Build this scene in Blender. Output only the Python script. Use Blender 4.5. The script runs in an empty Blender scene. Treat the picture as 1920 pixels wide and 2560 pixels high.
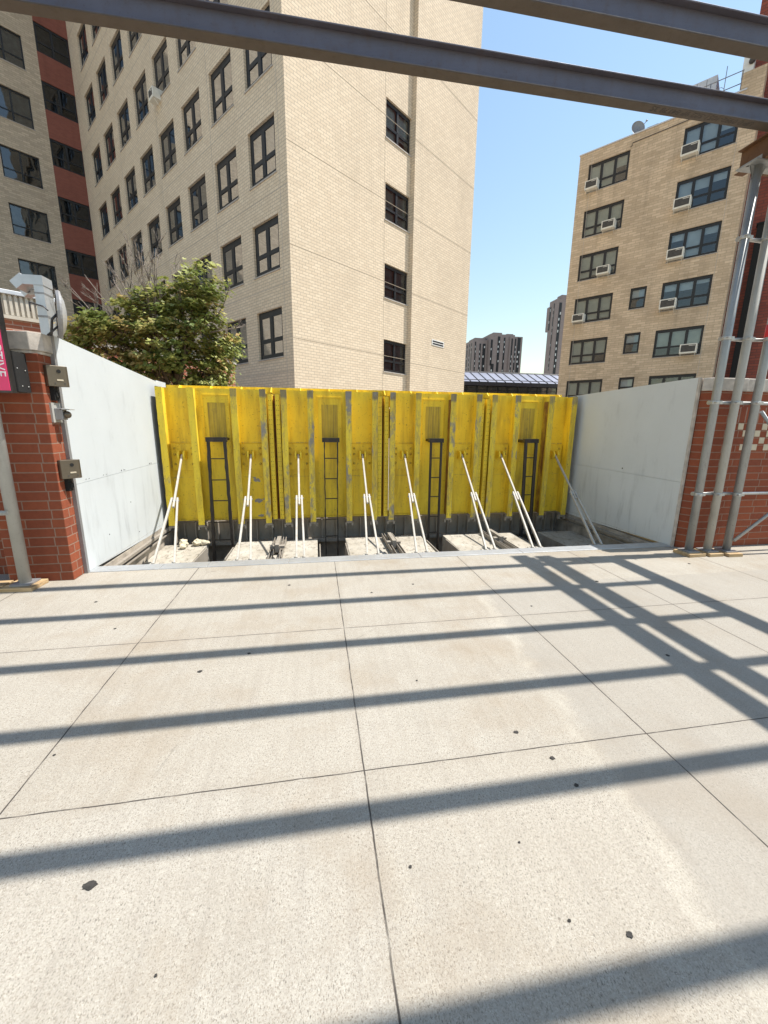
import bpy, math, random
import numpy as np
from mathutils import Vector, Matrix
R = math.radians
sc = bpy.context.scene
col = sc.collection
rnd = random.Random(7)

# ---------------------------------------------------------------- camera
YAW, PIT, ROL = 0.1688784, 0.21534016, 0.01106868
CAM = Vector((0, 0, 1.6))
fw = Vector((math.sin(YAW)*math.cos(PIT), math.cos(YAW)*math.cos(PIT), -math.sin(PIT)))
rt = Vector((math.cos(YAW), -math.sin(YAW), 0)); up = rt.cross(fw)
rt2 = math.cos(ROL)*rt + math.sin(ROL)*up
up2 = -math.sin(ROL)*rt + math.cos(ROL)*up
cd = bpy.data.cameras.new('camera'); cam = bpy.data.objects.new('camera', cd); col.objects.link(cam)
M = Matrix.Identity(4)
for i, v in enumerate((rt2, up2, -fw)):
    for j in range(3): M[j][i] = v[j]
M.translation = CAM
cam.matrix_world = M
cd.sensor_fit = 'VERTICAL'; cd.sensor_height = 36; cd.lens = 36*1000/2560
cd.clip_start = 0.05; cd.clip_end = 3000
sc.camera = cam

# ---------------------------------------------------------------- sky, sun, exposure
SUN_EL, SUN_AZ = 63.3, 90.5            # azimuth clockwise from +y
w = bpy.data.worlds.new("World"); sc.world = w; w.use_nodes = True
wn = w.node_tree; sky = wn.nodes.new('ShaderNodeTexSky'); sky.sky_type = 'NISHITA'; sky.sun_disc = False
sky.sun_elevation = R(SUN_EL); sky.sun_rotation = R(SUN_AZ)
sky.altitude = 0; sky.air_density = 1.9; sky.dust_density = 0.3; sky.ozone_density = 2.0
bg = wn.nodes['Background']; wn.links.new(sky.outputs[0], bg.inputs[0]); bg.inputs[1].default_value = 0.12
sd = bpy.data.lights.new('sun', 'SUN'); sun = bpy.data.objects.new('sun', sd); col.objects.link(sun)
sd.energy = 5.0; sd.angle = R(0.55); sd.color = (1, .955, .88)
tosun = Vector((math.sin(R(SUN_AZ))*math.cos(R(SUN_EL)), math.cos(R(SUN_AZ))*math.cos(R(SUN_EL)), math.sin(R(SUN_EL))))
sun.rotation_euler = (-tosun).to_track_quat('-Z', 'Y').to_euler(); sun.location = (10, 0, 20)
sc.view_settings.view_transform = 'Standard'; sc.view_settings.look = 'None'
sc.view_settings.exposure = 0.58; sc.view_settings.gamma = 1

# ---------------------------------------------------------------- materials
class NT:
    def __init__(s, name):
        s.m = bpy.data.materials.new(name); s.m.use_nodes = True; s.t = s.m.node_tree
        s.b = s.t.nodes['Principled BSDF']; s.out = s.t.nodes['Material Output']
    def n(s, typ, ins=None, **kw):
        nd = s.t.nodes.new('ShaderNode'+typ)
        for k, v in kw.items(): setattr(nd, k, v)
        for k, v in (ins or {}).items():
            if isinstance(v, bpy.types.NodeSocket): s.t.links.new(v, nd.inputs[k])
            else: nd.inputs[k].default_value = v
        return nd
    def math(s, op, a, b=0., c=None):
        ins = {0: a, 1: b}
        if c is not None: ins[2] = c
        return s.n('Math', ins, operation=op).outputs[0]
    def coord(s, kind='Object'):
        return s.n('TexCoord').outputs[kind]
    def noise(s, vec, scale, detail=4., rough=.55, scalevec=None, lac=2.):
        if scalevec: vec = s.n('Mapping', {'Vector': vec, 'Scale': scalevec}).outputs[0]
        return s.n('TexNoise', {'Vector': vec, 'Scale': scale, 'Detail': detail, 'Roughness': rough}).outputs[0]
    def ramp(s, fac, a, b):
        return s.n('MapRange', {'Value': fac, 'From Min': a, 'From Max': b}, clamp=True).outputs[0]
    def mix(s, fac, a, b, mode='MIX'):
        nd = s.t.nodes.new('ShaderNodeMix'); nd.data_type = 'RGBA'; nd.blend_type = mode
        for i, v in ((0, fac), (6, a), (7, b)):
            if isinstance(v, bpy.types.NodeSocket): s.t.links.new(v, nd.inputs[i])
            else: nd.inputs[i].default_value = (*v, 1) if isinstance(v, tuple) and len(v) == 3 else v
        return nd.outputs[2]
    def set(s, k, v):
        if isinstance(v, bpy.types.NodeSocket): s.t.links.new(v, s.b.inputs[k])
        else: s.b.inputs[k].default_value = (*v, 1) if isinstance(v, tuple) and len(v) == 3 else v
    def bump(s, h, strength=.3, dist=.01):
        nd = s.n('Bump', {'Height': h, 'Strength': strength, 'Distance': dist}); s.t.links.new(nd.outputs[0], s.b.inputs['Normal'])
def smoothstep_lt(t, v, e, wd): return t.ramp(v, e+wd, e-wd)

def mat_plain(name, c, rough=.6, metal=0., var=.15, scale=6., spec=.5, bump=0.):
    t = NT(name); v = t.coord()
    f = t.noise(v, scale, 6)
    t.set('Base Color', t.mix(t.ramp(f, .3, .7), tuple(x*(1-var) for x in c), tuple(min(1, x*(1+var)) for x in c)))
    t.set('Roughness', t.math('MULTIPLY_ADD', f, .2, rough-.1)); t.set('Metallic', metal); t.set('Specular IOR Level', spec)
    if bump: t.bump(t.noise(v, scale*8, 4), bump, .004)
    return t.m
def mat_brick(name, c1, c2, mortar, bw, bh, ms=.01, offset=.5, var=.25, stain=.15, rough=.85, bias=0., squash=1., sqf=2):
    t = NT(name); uv = t.coord('UV')
    b = t.n('TexBrick', {'Vector': uv, 'Color1': (*c1, 1), 'Color2': (*c2, 1), 'Mortar': (*mortar, 1), 'Scale': 1., 'Mortar Size': ms,
        'Mortar Smooth': .15, 'Bias': bias, 'Brick Width': bw, 'Row Height': bh}, offset=offset, squash=squash, squash_frequency=sqf)
    obj = t.coord()
    f = t.noise(obj, .45, 6, .6); g = t.noise(obj, 25, 3); st = t.noise(obj, .5, 6, .6, (3, 3, .25))
    c = t.mix(var, b.outputs[0], t.mix(g, tuple(x*.5 for x in c2), tuple(min(1, x*1.3) for x in c1)))
    c = t.mix(t.math('MULTIPLY', t.ramp(f, .45, .75), stain), c, tuple(x*.45 for x in c2))
    c = t.mix(t.math('MULTIPLY', t.ramp(st, .55, .8), stain*1.3), c, tuple(x*.4 for x in c2))
    t.set('Base Color', c); t.set('Roughness', rough); t.set('Specular IOR Level', .3)
    t.bump(t.math('MULTIPLY_ADD', g, .15, t.math('SUBTRACT', 1., b.outputs[1])), .5, .006)
    return t.m

def mat_ground():
    t = NT('pavement_concrete'); v = t.coord(); sx = t.n('SeparateXYZ', {0: v}); X, Y = sx.outputs[0], sx.outputs[1]
    wob = t.math('MULTIPLY', t.math('SUBTRACT', t.noise(v, 5, 3), .5), .010)
    big = t.noise(v, .8, 6, .6); mid = t.noise(v, 4.5, 6, .65); fine = t.noise(v, 90, 3, .6)
    vor = t.n('TexVoronoi', {'Vector': v, 'Scale': 330.}); rv = t.n('SeparateColor', {0: vor.outputs['Color']}).outputs[0]
    c = t.mix(t.ramp(big, .3, .7), (.335, .303, .25), (.415, .385, .33))
    c = t.mix(t.math('MULTIPLY', t.ramp(mid, .4, .75), .7), c, (.455, .425, .365))
    cell = t.n('CombineXYZ', {0: t.math('FLOOR', t.math('MULTIPLY', t.math('ADD', X, -.187+1.52*40), 1/1.52)), 1: t.math('FLOOR', t.math('MULTIPLY', t.math('ADD', Y, -.207+1.37*40), 1/1.37))}).outputs[0]
    wv = t.n('TexWhiteNoise', {'Vector': cell}, noise_dimensions='3D').outputs[0]
    c = t.mix(t.math('MULTIPLY', wv, .3), c, (.36, .315, .245))
    # exposed sandy aggregate
    c = t.mix(t.math('MULTIPLY', t.ramp(rv, .74, .92), .55), c, (.20, .16, .12))
    c = t.mix(t.math('MULTIPLY', t.ramp(rv, .2, .05), .4), c, (.55, .51, .45))
    c = t.mix(t.math('MULTIPLY', t.ramp(fine, .35, .7), .35), c, (.26, .235, .205))
    # broom streaks running along the walk
    br = t.noise(v, 26, 4, .6, (1, .06, 1)); c = t.mix(t.math('MULTIPLY', t.ramp(br, .45, .75), .3), c, (.25, .22, .185))
    # dark pits where the surface has popped
    vp = t.n('TexVoronoi', {'Vector': v, 'Scale': 11., 'Randomness': 1.}); rr = t.n('SeparateColor', {0: vp.outputs['Color']}).outputs[1]
    pit = t.math('MULTIPLY', t.math('LESS_THAN', vp.outputs['Distance'], t.math('MULTIPLY', t.ramp(rr, .55, 1.), .075)), t.ramp(mid, .42, .6))
    c = t.mix(t.math('MULTIPLY', pit, .75), c, (.14, .115, .09))
    fl = t.noise(v, 210, 3, .6, (1, .4, 1)); c = t.mix(t.math('MULTIPLY', t.ramp(fl, .56, .66), t.math('MULTIPLY_ADD', t.ramp(mid, .35, .65), .5, .34)), c, (.085, .07, .055))
    fl2 = t.noise(v, 120, 4, .65); c = t.mix(t.math('MULTIPLY', t.ramp(fl2, .55, .72), .3), c, (.24, .205, .16))
    # brown stains
    st = t.noise(v, 1.25, 7, .62); c = t.mix(t.math('MULTIPLY', t.ramp(st, .49, .70), .5), c, (.25, .19, .125))
    # newer grey pour on the right, with a ragged edge
    edge = t.math('ADD', t.math('MULTIPLY', t.math('SUBTRACT', t.noise(v, 3, 6, .7), .5), .34), t.math('MULTIPLY_ADD', Y, .115, 1.2))
    right = t.math('MULTIPLY', t.ramp(t.math('SUBTRACT', X, edge), -.02, .05), t.math('LESS_THAN', Y, 3.6))
    c = t.mix(t.math('MULTIPLY', right, .4), c, (.27, .25, .22))
    rim = t.math('MULTIPLY', t.ramp(t.math('ABSOLUTE', t.math('SUBTRACT', X, t.math('SUBTRACT', edge, .05))), .07, .0), t.math('LESS_THAN', Y, 3.4))
    c = t.mix(t.math('MULTIPLY', t.math('MULTIPLY', rim, t.ramp(t.noise(v, 5, 6, .7), .38, .6)), .22), c, (.58, .55, .47))
    # joints
    jx = t.math('PINGPONG', t.math('ADD', t.math('ADD', X, wob), -.187+1.52*40), .76)
    jy = t.math('PINGPONG', t.math('ADD', t.math('ADD', Y, wob), -.207+1.37*40), .685)
    lx = t.ramp(jx, .0048, .002); ly = t.math('MULTIPLY', t.ramp(jy, .0042, .0018), t.math('LESS_THAN', Y, 3.7))
    j = t.math('MAXIMUM', lx, ly)
    c = t.mix(t.math('MULTIPLY', t.math('MAXIMUM', t.ramp(jx, .05, .006), t.math('MULTIPLY', t.ramp(jy, .05, .006), t.math('LESS_THAN', Y, 3.7))), .14), c, (.25, .21, .17))
    c = t.mix(t.math('MULTIPLY', j, t.ramp(t.noise(v, 7, 4), .2, .5)), c, (.06, .052, .045))
    # fine crack
    ck = t.n('TexVoronoi', {'Vector': t.n('Mapping', {'Vector': v, 'Location': (3.3, 1.2, 0)}).outputs[0], 'Scale': .42}, feature='DISTANCE_TO_EDGE').outputs[0]
    ckn = t.math('ADD', ck, t.math('MULTIPLY', t.math('SUBTRACT', t.noise(v, 9, 5, .7), .5), .02))
    c = t.mix(t.math('MULTIPLY', t.math('MULTIPLY', t.ramp(t.math('ABSOLUTE', ckn), .0022, .0008), t.ramp(t.noise(v, 2, 4), .5, .65)), .3), c, (.1, .085, .07))
    t.set('Base Color', c); t.set('Roughness', .88); t.set('Specular IOR Level', .25)
    h = t.math('SUBTRACT', t.math('MULTIPLY_ADD', rv, .25, fine), t.math('MULTIPLY_ADD', j, 6., t.math('MULTIPLY', pit, 1.5)))
    t.bump(h, .35, .003)
    return t.m
def mat_yellow(name, wear, lo=0.):
    t = NT(name); v = t.coord()
    big = t.noise(v, 2.2, 7, .62); n2 = t.noise(v, 7, 8, .7, (1, 1, .45)); sp = t.noise(v, 38, 4, .6); dr = t.noise(v, 9, 5, .6, (1, 1, .12))
    c = t.mix(t.ramp(big, .3, .7), (.84, .60, .04), (.90, .685, .055))
    c = t.mix(t.math('MULTIPLY', t.ramp(dr, .47, .70), .6), c, (.43, .28, .03))
    c = t.mix(t.math('MULTIPLY', t.ramp(n2, .52, .72), .3), c, (.40, .30, .10))
    c = t.mix(t.math('MULTIPLY', t.ramp(sp, .635, .70), .75), c, (.13, .075, .03))
    if wear > .2:
        zz = t.n('SeparateXYZ', {0: v}).outputs[2]
        sw = t.noise(v, 6, 8, .75, (1, 1, .22)); n3 = t.noise(v, 30, 6, .75, (1, 1, .25))
        scf = t.math('MULTIPLY', t.ramp(sw, .40, .58), t.ramp(n3, .38, .56))
        c = t.mix(t.math('MULTIPLY', scf, .4+.6*wear), c, t.mix(t.noise(v, 12, 4), (.30, .23, .11), (.17, .15, .13)))
        cap = t.math('MULTIPLY', t.ramp(t.math('ADD', zz, t.math('MULTIPLY', n2, .12)), 2.06, 2.10), 1.)
        c = t.mix(t.math('MULTIPLY', cap, wear+.2), c, (.12, .115, .125))
    wn_ = t.math('ADD', n2, t.math('MULTIPLY', t.math('SUBTRACT', t.noise(v, 1.6, 3), .5), .7))
    c = t.mix(t.math('MULTIPLY', t.ramp(wn_, .70-.25*wear, .80-.25*wear), .9 if wear > .2 else .5), c, t.mix(t.noise(v, 30, 4), (.17, .165, .17), (.33, .31, .28)))
    t.set('Base Color', c); t.set('Roughness', t.math('MULTIPLY_ADD', n2, .3, .42)); t.set('Specular IOR Level', .35)
    t.bump(t.math('ADD', sp, n2), .2, .004)
    return t.m
def mat_grime():
    t = NT('yellow_grimed_plate'); v = t.coord()
    st = t.noise(v, 40, 5, .6, (1, 1, .03)); n2 = t.noise(v, 6, 6, .6)
    c = t.mix(t.ramp(n2, .3, .7), (.52, .37, .03), (.62, .45, .05))
    c = t.mix(t.math('MULTIPLY', t.ramp(st, .42, .68), .75), c, (.19, .14, .04))
    c = t.mix(t.math('MULTIPLY', t.ramp(n2, .6, .75), .5), c, (.12, .09, .04))
    t.set('Base Color', c); t.set('Roughness', .6); return t.m
def mat_panel(name, c):
    t = NT(name); v = t.coord()
    sm = t.noise(v, 1.3, 6, .6); sc_ = t.noise(v, 6, 7, .7, (1, 1, .12)); dot = t.noise(v, 45, 3); s2 = t.noise(v, 3, 6, .65, (1, 1.6, .5))
    sz = t.n('SeparateXYZ', {0: v}).outputs[2]
    cc = t.mix(t.ramp(sm, .35, .7), tuple(x*.93 for x in c), c)
    cc = t.mix(t.math('MULTIPLY', t.ramp(sc_, .54, .72), t.math('MULTIPLY', t.ramp(sz, 1.15, .2), .6)), cc, tuple(x*.5 for x in c))
    cc = t.mix(t.math('MULTIPLY', t.ramp(s2, .57, .72), .28), cc, tuple(x*.55 for x in c))
    cc = t.mix(t.math('MULTIPLY', t.ramp(dot, .71, .75), .5), cc, tuple(x*.35 for x in c))
    t.set('Base Color', cc); t.set('Roughness', .55); t.set('Specular IOR Level', .4); t.bump(sm, .1, .01)
    return t.m
def mat_steel(name, c, rough, metal, dirt=(.2, .17, .13), amt=.4, zs=.3):
    t = NT(name); v = t.coord(); n1 = t.noise(v, 14, 6, .65, (1, 1, zs)); n2 = t.noise(v, 60, 4, .6); n3 = t.noise(v, 3, 4)
    cc = t.mix(t.ramp(n3, .3, .7), tuple(x*.82 for x in c), c)
    cc = t.mix(t.math('MULTIPLY', t.ramp(n1, .52, .72), amt), cc, dirt)
    cc = t.mix(t.math('MULTIPLY', t.ramp(n2, .62, .7), amt), cc, tuple(x*.5 for x in dirt))
    t.set('Base Color', cc); t.set('Metallic', metal); t.set('Roughness', t.math('MULTIPLY_ADD', n1, .3, rough-.12)); t.bump(n2, .12, .003)
    return t.m
def mat_glass(name, tint=(.55, .62, .66), refl=1.25):
    t = NT(name)
    tr = t.n('BsdfTransparent', {0: (*tint, 1)}); gl = t.n('BsdfGlossy', {'Color': (.95, .97, 1, 1), 'Roughness': .02})
    fr = t.n('Fresnel', {'IOR': 1.6}).outputs[0]
    w_ = t.noise(t.coord(), .6, 2)
    bp = t.n('Bump', {'Height': w_, 'Strength': .25, 'Distance': .05}); t.t.links.new(bp.outputs[0], gl.inputs['Normal'])
    f = t.math('MULTIPLY_ADD', fr, refl, .03)
    mx = t.n('MixShader', {0: f, 1: tr.outputs[0], 2: gl.outputs[0]}); t.t.links.new(mx.outputs[0], t.out.inputs[0])
    return t.m
def mat_leaf(name, a, b, c_):
    t = NT(name); oi = t.n('Attribute', attribute_name='leafcol').outputs['Color']
    f = t.n('SeparateColor', {0: oi}).outputs[0]; g = t.n('SeparateColor', {0: oi}).outputs[1]
    cc = t.mix(f, a, b); cc = t.mix(g, cc, c_)
    t.set('Base Color', cc); t.set('Roughness', .5); t.set('Specular IOR Level', .4)
    tl = t.n('BsdfTranslucent', {0: cc}); mx = t.n('MixShader', {0: .35, 1: t.b.outputs[0], 2: tl.outputs[0]}); t.t.links.new(mx.outputs[0], t.out.inputs[0])
    return t.m
def mat_wood():
    t = NT('raw_plywood'); v = t.coord(); n1 = t.noise(v, 20, 5, .6, (.12, 1, 4)); n2 = t.noise(v, 5, 4)
    c = t.mix(t.ramp(n1, .35, .65), (.34, .215, .10), (.55, .40, .225)); c = t.mix(t.math('MULTIPLY', t.ramp(n2, .5, .7), .5), c, (.22, .15, .09))
    t.set('Base Color', c); t.set('Roughness', .8); return t.m
def mat_slab():
    t = NT('dirty_pit_concrete'); v = t.coord(); n1 = t.noise(v, 2.5, 7, .65); n2 = t.noise(v, 30, 6, .7); n3 = t.noise(v, 16, 8, .8, (1, .5, 1))
    c = t.mix(t.ramp(n1, .3, .7), (.30, .265, .21), (.50, .465, .40)); c = t.mix(t.math('MULTIPLY', t.ramp(n3, .53, .60), .75), c, (.13, .11, .085))
    c = t.mix(t.math('MULTIPLY', t.ramp(n2, .55, .7), .4), c, (.2, .17, .12)); t.set('Base Color', c); t.set('Roughness', .9); t.bump(n2, .5, .01); return t.m

MG = mat_ground()
B_TAN = mat_brick('tan_brick', (.76, .635, .48), (.66, .54, .40), (.40, .33, .255), .265, .1, .009, var=.2, stain=.16)
B_TAN2 = mat_brick('tan_brick_mottled', (.74, .585, .425), (.50, .385, .265), (.40, .31, .21), .5, .15, .014, var=.3, stain=.35)
B_WING = mat_brick('grey_tan_brick', (.60, .50, .38), (.40, .33, .25), (.34, .29, .23), .34, .105, .012, var=.25, stain=.2)
B_RED = mat_brick('red_brick_panel', (.27, .095, .068), (.22, .075, .055), (.21, .10, .08), .22, .075, .008, var=.3, stain=.2)
B_RED2 = mat_brick('dark_red_brick', (.33, .095, .065), (.22, .06, .045), (.12, .06, .05), .5, .17, .02, var=.2, stain=.25)
B_PIER = mat_brick('red_pier_brick', (.31, .083, .038), (.21, .056, .03), (.31, .235, .18), .37, .0925, .0058, offset=.36, var=.3, stain=.3, squash=.62, sqf=2)
B_SOLD = mat_brick('red_soldier_brick', (.32, .083, .04), (.24, .062, .03), (.34, .27, .22), .098, .4, .009, offset=0., var=.3, stain=.2)
B_ANX = mat_brick('annex_red_brick', (.44, .15, .085), (.36, .12, .07), (.50, .40, .33), .32, .09, .01, offset=.5, var=.3)
M_CAP = mat_plain('weathered_cast_stone', (.50, .45, .40), .85, var=.3, scale=9, bump=.4)
M_YEL = mat_yellow('yellow_paint', 0.); M_YELW = mat_yellow('yellow_paint_worn', .55); M_YELM = mat_yellow('yellow_paint_scuffed', .28)
M_GRM = mat_grime()
M_RUST = mat_plain('rust_stain_steel', (.20, .075, .02), .8, var=.5, scale=20)
M_BLK = mat_steel('black_greasy_steel', (.035, .03, .027), .5, .3, (.12, .08, .05), .5)
M_WHT = mat_steel('white_painted_steel', (.47, .44, .385), .5, 0, (.30, .21, .13), .55)
M_PL = mat_panel('white_panel_paint', (.58, .615, .63)); M_PR = mat_panel('grey_white_panel_paint', (.66, .68, .68))
M_TRIM = mat_steel('grey_zinc_trim', (.32, .32, .33), .5, .4)
M_GALV = mat_steel('galvanised_pipe', (.38, .39, .39), .5, .6, (.2, .19, .17), .45)
M_GALV2 = mat_steel('dull_grey_pipe', (.44, .43, .40), .6, .1, (.25, .22, .18), .35)
M_CLAMP = mat_steel('bright_zinc_clamp', (.50, .50, .49), .45, .7, amt=.4)
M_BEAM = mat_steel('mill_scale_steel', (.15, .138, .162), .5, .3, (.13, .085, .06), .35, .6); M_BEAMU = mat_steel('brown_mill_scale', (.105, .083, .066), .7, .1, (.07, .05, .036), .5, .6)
M_BEAMR = mat_steel('rusty_brown_steel', (.17, .085, .04), .7, .1, (.10, .045, .02), .5, .6)
M_SILL = mat_steel('steel_sill_plate', (.52, .53, .54), .45, .6, (.3, .28, .25), .45, 1.)
M_SLAB = mat_slab(); M_PITW = mat_plain('pit_concrete_wall', (.34, .30, .25), .9, var=.4, scale=5, bump=.5)
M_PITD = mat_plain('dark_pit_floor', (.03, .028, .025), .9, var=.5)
M_PITP = mat_steel('grey_pit_steel', (.33, .295, .25), .65, .1, (.08, .06, .045), .5)
M_WOOD = mat_wood()
M_FR = mat_plain('dark_window_frame', (.010, .011, .014), .45, var=.2)
M_GL = mat_glass('window_glass'); M_GLT = mat_glass('tinted_window_glass', (.27, .30, .33), .55)
M_BL = mat_plain('window_blind', (.30, .29, .25), .8, var=.15, scale=2)
M_BLC = mat_plain('cream_roller_blind', (.58, .55, .43), .8, var=.12, scale=2)
M_BL2 = mat_plain('pale_blind', (.62, .64, .63), .8, var=.1, scale=2)
M_CUR = mat_plain('dark_curtain', (.13, .13, .13), .9, var=.4, scale=4)
M_LEDG = mat_plain('window_ledge_stone', (.42, .38, .34), .8)
M_AC = mat_plain('air_conditioner_casing', (.74, .71, .63), .5, var=.1)
M_ACG = mat_plain('air_conditioner_grille', (.06, .055, .05), .6, var=.3)
M_JNT = mat_plain('dark_mortar_joint', (.33, .27, .20), .9)
M_ROOF = mat_plain('dark_roofing', (.08, .08, .085), .9)
M_COP = mat_plain('metal_coping', (.60, .60, .62), .4, .3, var=.1)
M_STRM = mat_plain('standing_seam_roof', (.21, .22, .275), .5, .2, var=.08, scale=.5)
M_SEAM = mat_plain('dark_roof_seam', (.03, .03, .04), .5)
M_HI = mat_brick('brown_tower_brick', (.30, .25, .235), (.26, .215, .205), (.24, .2, .19), .6, .3, .02, var=.1, stain=.15)
M_PINK = mat_plain('pink_sign_vinyl', (.80, .05, .17), .4, var=.04); M_WHITE = mat_plain('white_vinyl', (.85, .85, .85), .4, var=.03)
M_DKG = mat_plain('charcoal_metal', (.07, .065, .065), .5, .3, var=.2)
def mat_bleed():
    t = NT('rust_bleeding_paint'); v = t.coord(); a = t.noise(v, 7, 8, .7, (1, 1, .3)); b = t.noise(v, 40, 4, .6)
    c = t.mix(t.ramp(a, .35, .6), (.62, .40, .03), (.20, .09, .025)); c = t.mix(t.math('MULTIPLY', t.ramp(b, .55, .7), .7), c, (.07, .035, .02)); t.set('Base Color', c); t.set('Roughness', .75); return t.m
M_BLEED = mat_bleed()
M_BLACK = mat_plain('black_paint', (.010, .010, .010), .9, var=.2)
M_SS = mat_steel('stainless_steel', (.15, .125, .095), .38, .7, (.2, .16, .11), .3, .15)
M_DUCT = mat_steel('shiny_sheet_duct', (.62, .64, .66), .45, .6, (.5, .5, .5), .2)
M_CORR = mat_plain('beige_corrugated_panel', (.56, .50, .41), .6, var=.12)
M_MIRB = mat_plain('mirror_backing', (.62, .54, .42), .6, var=.1)
M_BARK = mat_plain('maple_bark', (.12, .085, .06), .9, var=.4, scale=14, bump=.6)
M_TWIG = mat_plain('bare_twig_bark', (.22, .18, .15), .9, var=.5, scale=14)
M_LEAF = mat_leaf('maple_leaf', (.15, .20, .05), (.50, .50, .16), (.62, .40, .18))
M_CREAM = mat_plain('cream_glazed_tile', (.50, .43, .32), .4, var=.15, scale=8)
M_GUM = mat_plain('trodden_gum', (.04, .036, .032), .85, var=.6, scale=60, bump=.6)
M_ROCK = mat_plain('pale_rubble', (.52, .46, .34), .9, var=.3, scale=14, bump=.5)
M_REDL = mat_plain('red_sticker', (.60, .02, .03), .5, var=.05)
M_STAMP = mat_plain('stamped_ink', (.06, .05, .045), .8)
M_CAMW = mat_plain('white_plastic', (.75, .75, .73), .4, var=.05)
M_ROPE = mat_plain('frayed_hose', (.22, .18, .14), .9, var=.5, scale=30)

# ---------------------------------------------------------------- mesh builder
class MB:
    def __init__(s): s.v = []; s.f = []; s.sm = []; s.mi = []
    def poly(s, pts, smooth=False):
        i = len(s.v); s.v += [tuple(p) for p in pts]; s.f.append(list(range(i, i+len(pts)))); s.sm.append(smooth); return s
    def obox(s, c, ax, hs):
        c = Vector(c); X, Y, Z = [Vector(a) for a in ax]; i = len(s.v)
        for a in (-1, 1):
            for b in (-1, 1):
                for d in (-1, 1): s.v.append(tuple(c+X*hs[0]*a+Y*hs[1]*b+Z*hs[2]*d))
        for q in ((0, 1, 3, 2), (4, 6, 7, 5), (0, 4, 5, 1), (2, 3, 7, 6), (0, 2, 6, 4), (1, 5, 7, 3)):
            s.f.append([i+k for k in q]); s.sm.append(False)
        return s
    def box(s, x0, x1, y0, y1, z0, z1):
        return s.obox(((x0+x1)/2, (y0+y1)/2, (z0+z1)/2), ((1, 0, 0), (0, 1, 0), (0, 0, 1)), (abs(x1-x0)/2, abs(y1-y0)/2, abs(z1-z0)/2))
    def bar(s, p, q, w, h, upv=(0, 0, 1)):
        p, q = Vector(p), Vector(q); d = (q-p); L = d.length; d.normalize(); u = Vector(upv)
        if abs(d.dot(u)) > .98: u = Vector((0, 1, 0))
        X = d.cross(u).normalized(); Z = X.cross(d)
        return s.obox((p+q)/2, (X, d, Z), (w/2, L/2, h/2))
    def tube(s, pts, rad, seg=12, cap=True, smooth=True):
        pts = [Vector(p) for p in pts]; n = len(pts)
        if not hasattr(rad, '__len__'): rad = [rad]*n
        i0 = len(s.v); u = None
        for k, p in enumerate(pts):
            d = (pts[min(k+1, n-1)]-pts[max(k-1, 0)]).normalized()
            if u is None: u = d.orthogonal().normalized()
            else:
                u = u-d*u.dot(d)
                u = u.normalized() if u.length > 1e-6 else d.orthogonal().normalized()
            v = d.cross(u)
            for j in range(seg):
                a = 2*math.pi*j/seg; s.v.append(tuple(p+(u*math.cos(a)+v*math.sin(a))*rad[k]))
        for k in range(n-1):
            for j in range(seg):
                a, b = i0+k*seg+j, i0+k*seg+(j+1) % seg
                s.f.append([a, b, b+seg, a+seg]); s.sm.append(smooth)
        if cap:
            s.f.append([i0+j for j in range(seg)][::-1]); s.sm.append(False)
            s.f.append([i0+(n-1)*seg+j for j in range(seg)]); s.sm.append(False)
        return s
    def prism(s, pts2, z0, z1):
        n = len(pts2); i = len(s.v)
        s.v += [(x, y, z0) for x, y in pts2]+[(x, y, z1) for x, y in pts2]
        s.f.append([i+k for k in range(n)][::-1]); s.f.append([i+n+k for k in range(n)]); s.sm += [False, False]
        for k in range(n): s.f.append([i+k, i+(k+1) % n, i+n+(k+1) % n, i+n+k]); s.sm.append(False)
        return s
    def sphere(s, c, r, nu=14, nv=8, sq=(1, 1, 1), jit=0., rg=None):
        i = len(s.v); c = Vector(c)
        for a in range(nv+1):
            th = math.pi*a/nv
            for b in range(nu):
                ph = 2*math.pi*b/nu; k = 1+(rg.uniform(-jit, jit) if rg else 0)
                s.v.append(tuple(c+Vector((math.sin(th)*math.cos(ph)*sq[0], math.sin(th)*math.sin(ph)*sq[1], math.cos(th)*sq[2]))*r*k))
        for a in range(nv):
            for b in range(nu):
                p, q = i+a*nu+b, i+a*nu+(b+1) % nu; s.f.append([p, p+nu, q+nu, q]); s.sm.append(jit == 0)
        return s
    def build(s, name, mat, parent=None, bevel=0.):
        off = Vector((0, 0, 0)); o = parent
        while o is not None: off += Vector(o.location); o = o.parent
        me = bpy.data.meshes.new(name)
        me.from_pydata([tuple(Vector(v)-off) for v in s.v], [], s.f); 
        me.polygons.foreach_set('use_smooth', s.sm)
        uv = me.uv_layers.new(name='UVMap'); data = np.zeros(len(me.loops)*2, dtype=np.float32)
        me.update()
        for p in me.polygons:
            n = p.normal
            if abs(n.z) > .75: tx, ty = (1, 0, 0), (0, 1, 0)
            else:
                l = math.hypot(n.x, n.y) or 1; tx, ty = (-n.y/l, n.x/l, 0), (0, 0, 1)
            for li in p.loop_indices:
                v = s.v[me.loops[li].vertex_index]
                data[2*li] = v[0]*tx[0]+v[1]*tx[1]; data[2*li+1] = v[0]*ty[0]+v[1]*ty[1]+v[2]*ty[2]
        uv.data.foreach_set('uv', data)
        me.materials.append(mat)
        ob = bpy.data.objects.new(name, me); col.objects.link(ob)
        if parent: ob.parent = parent
        if bevel:
            b = ob.modifiers.new('bevel', 'BEVEL'); b.width = bevel; b.segments = 2; b.limit_method = 'ANGLE'
        return ob
def tag(o, label=None, cat=None, group=None, kind=None):
    if label: o['label'] = label
    if cat: o['category'] = cat
    if group: o['group'] = group
    if kind: o['kind'] = kind
    return o
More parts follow.
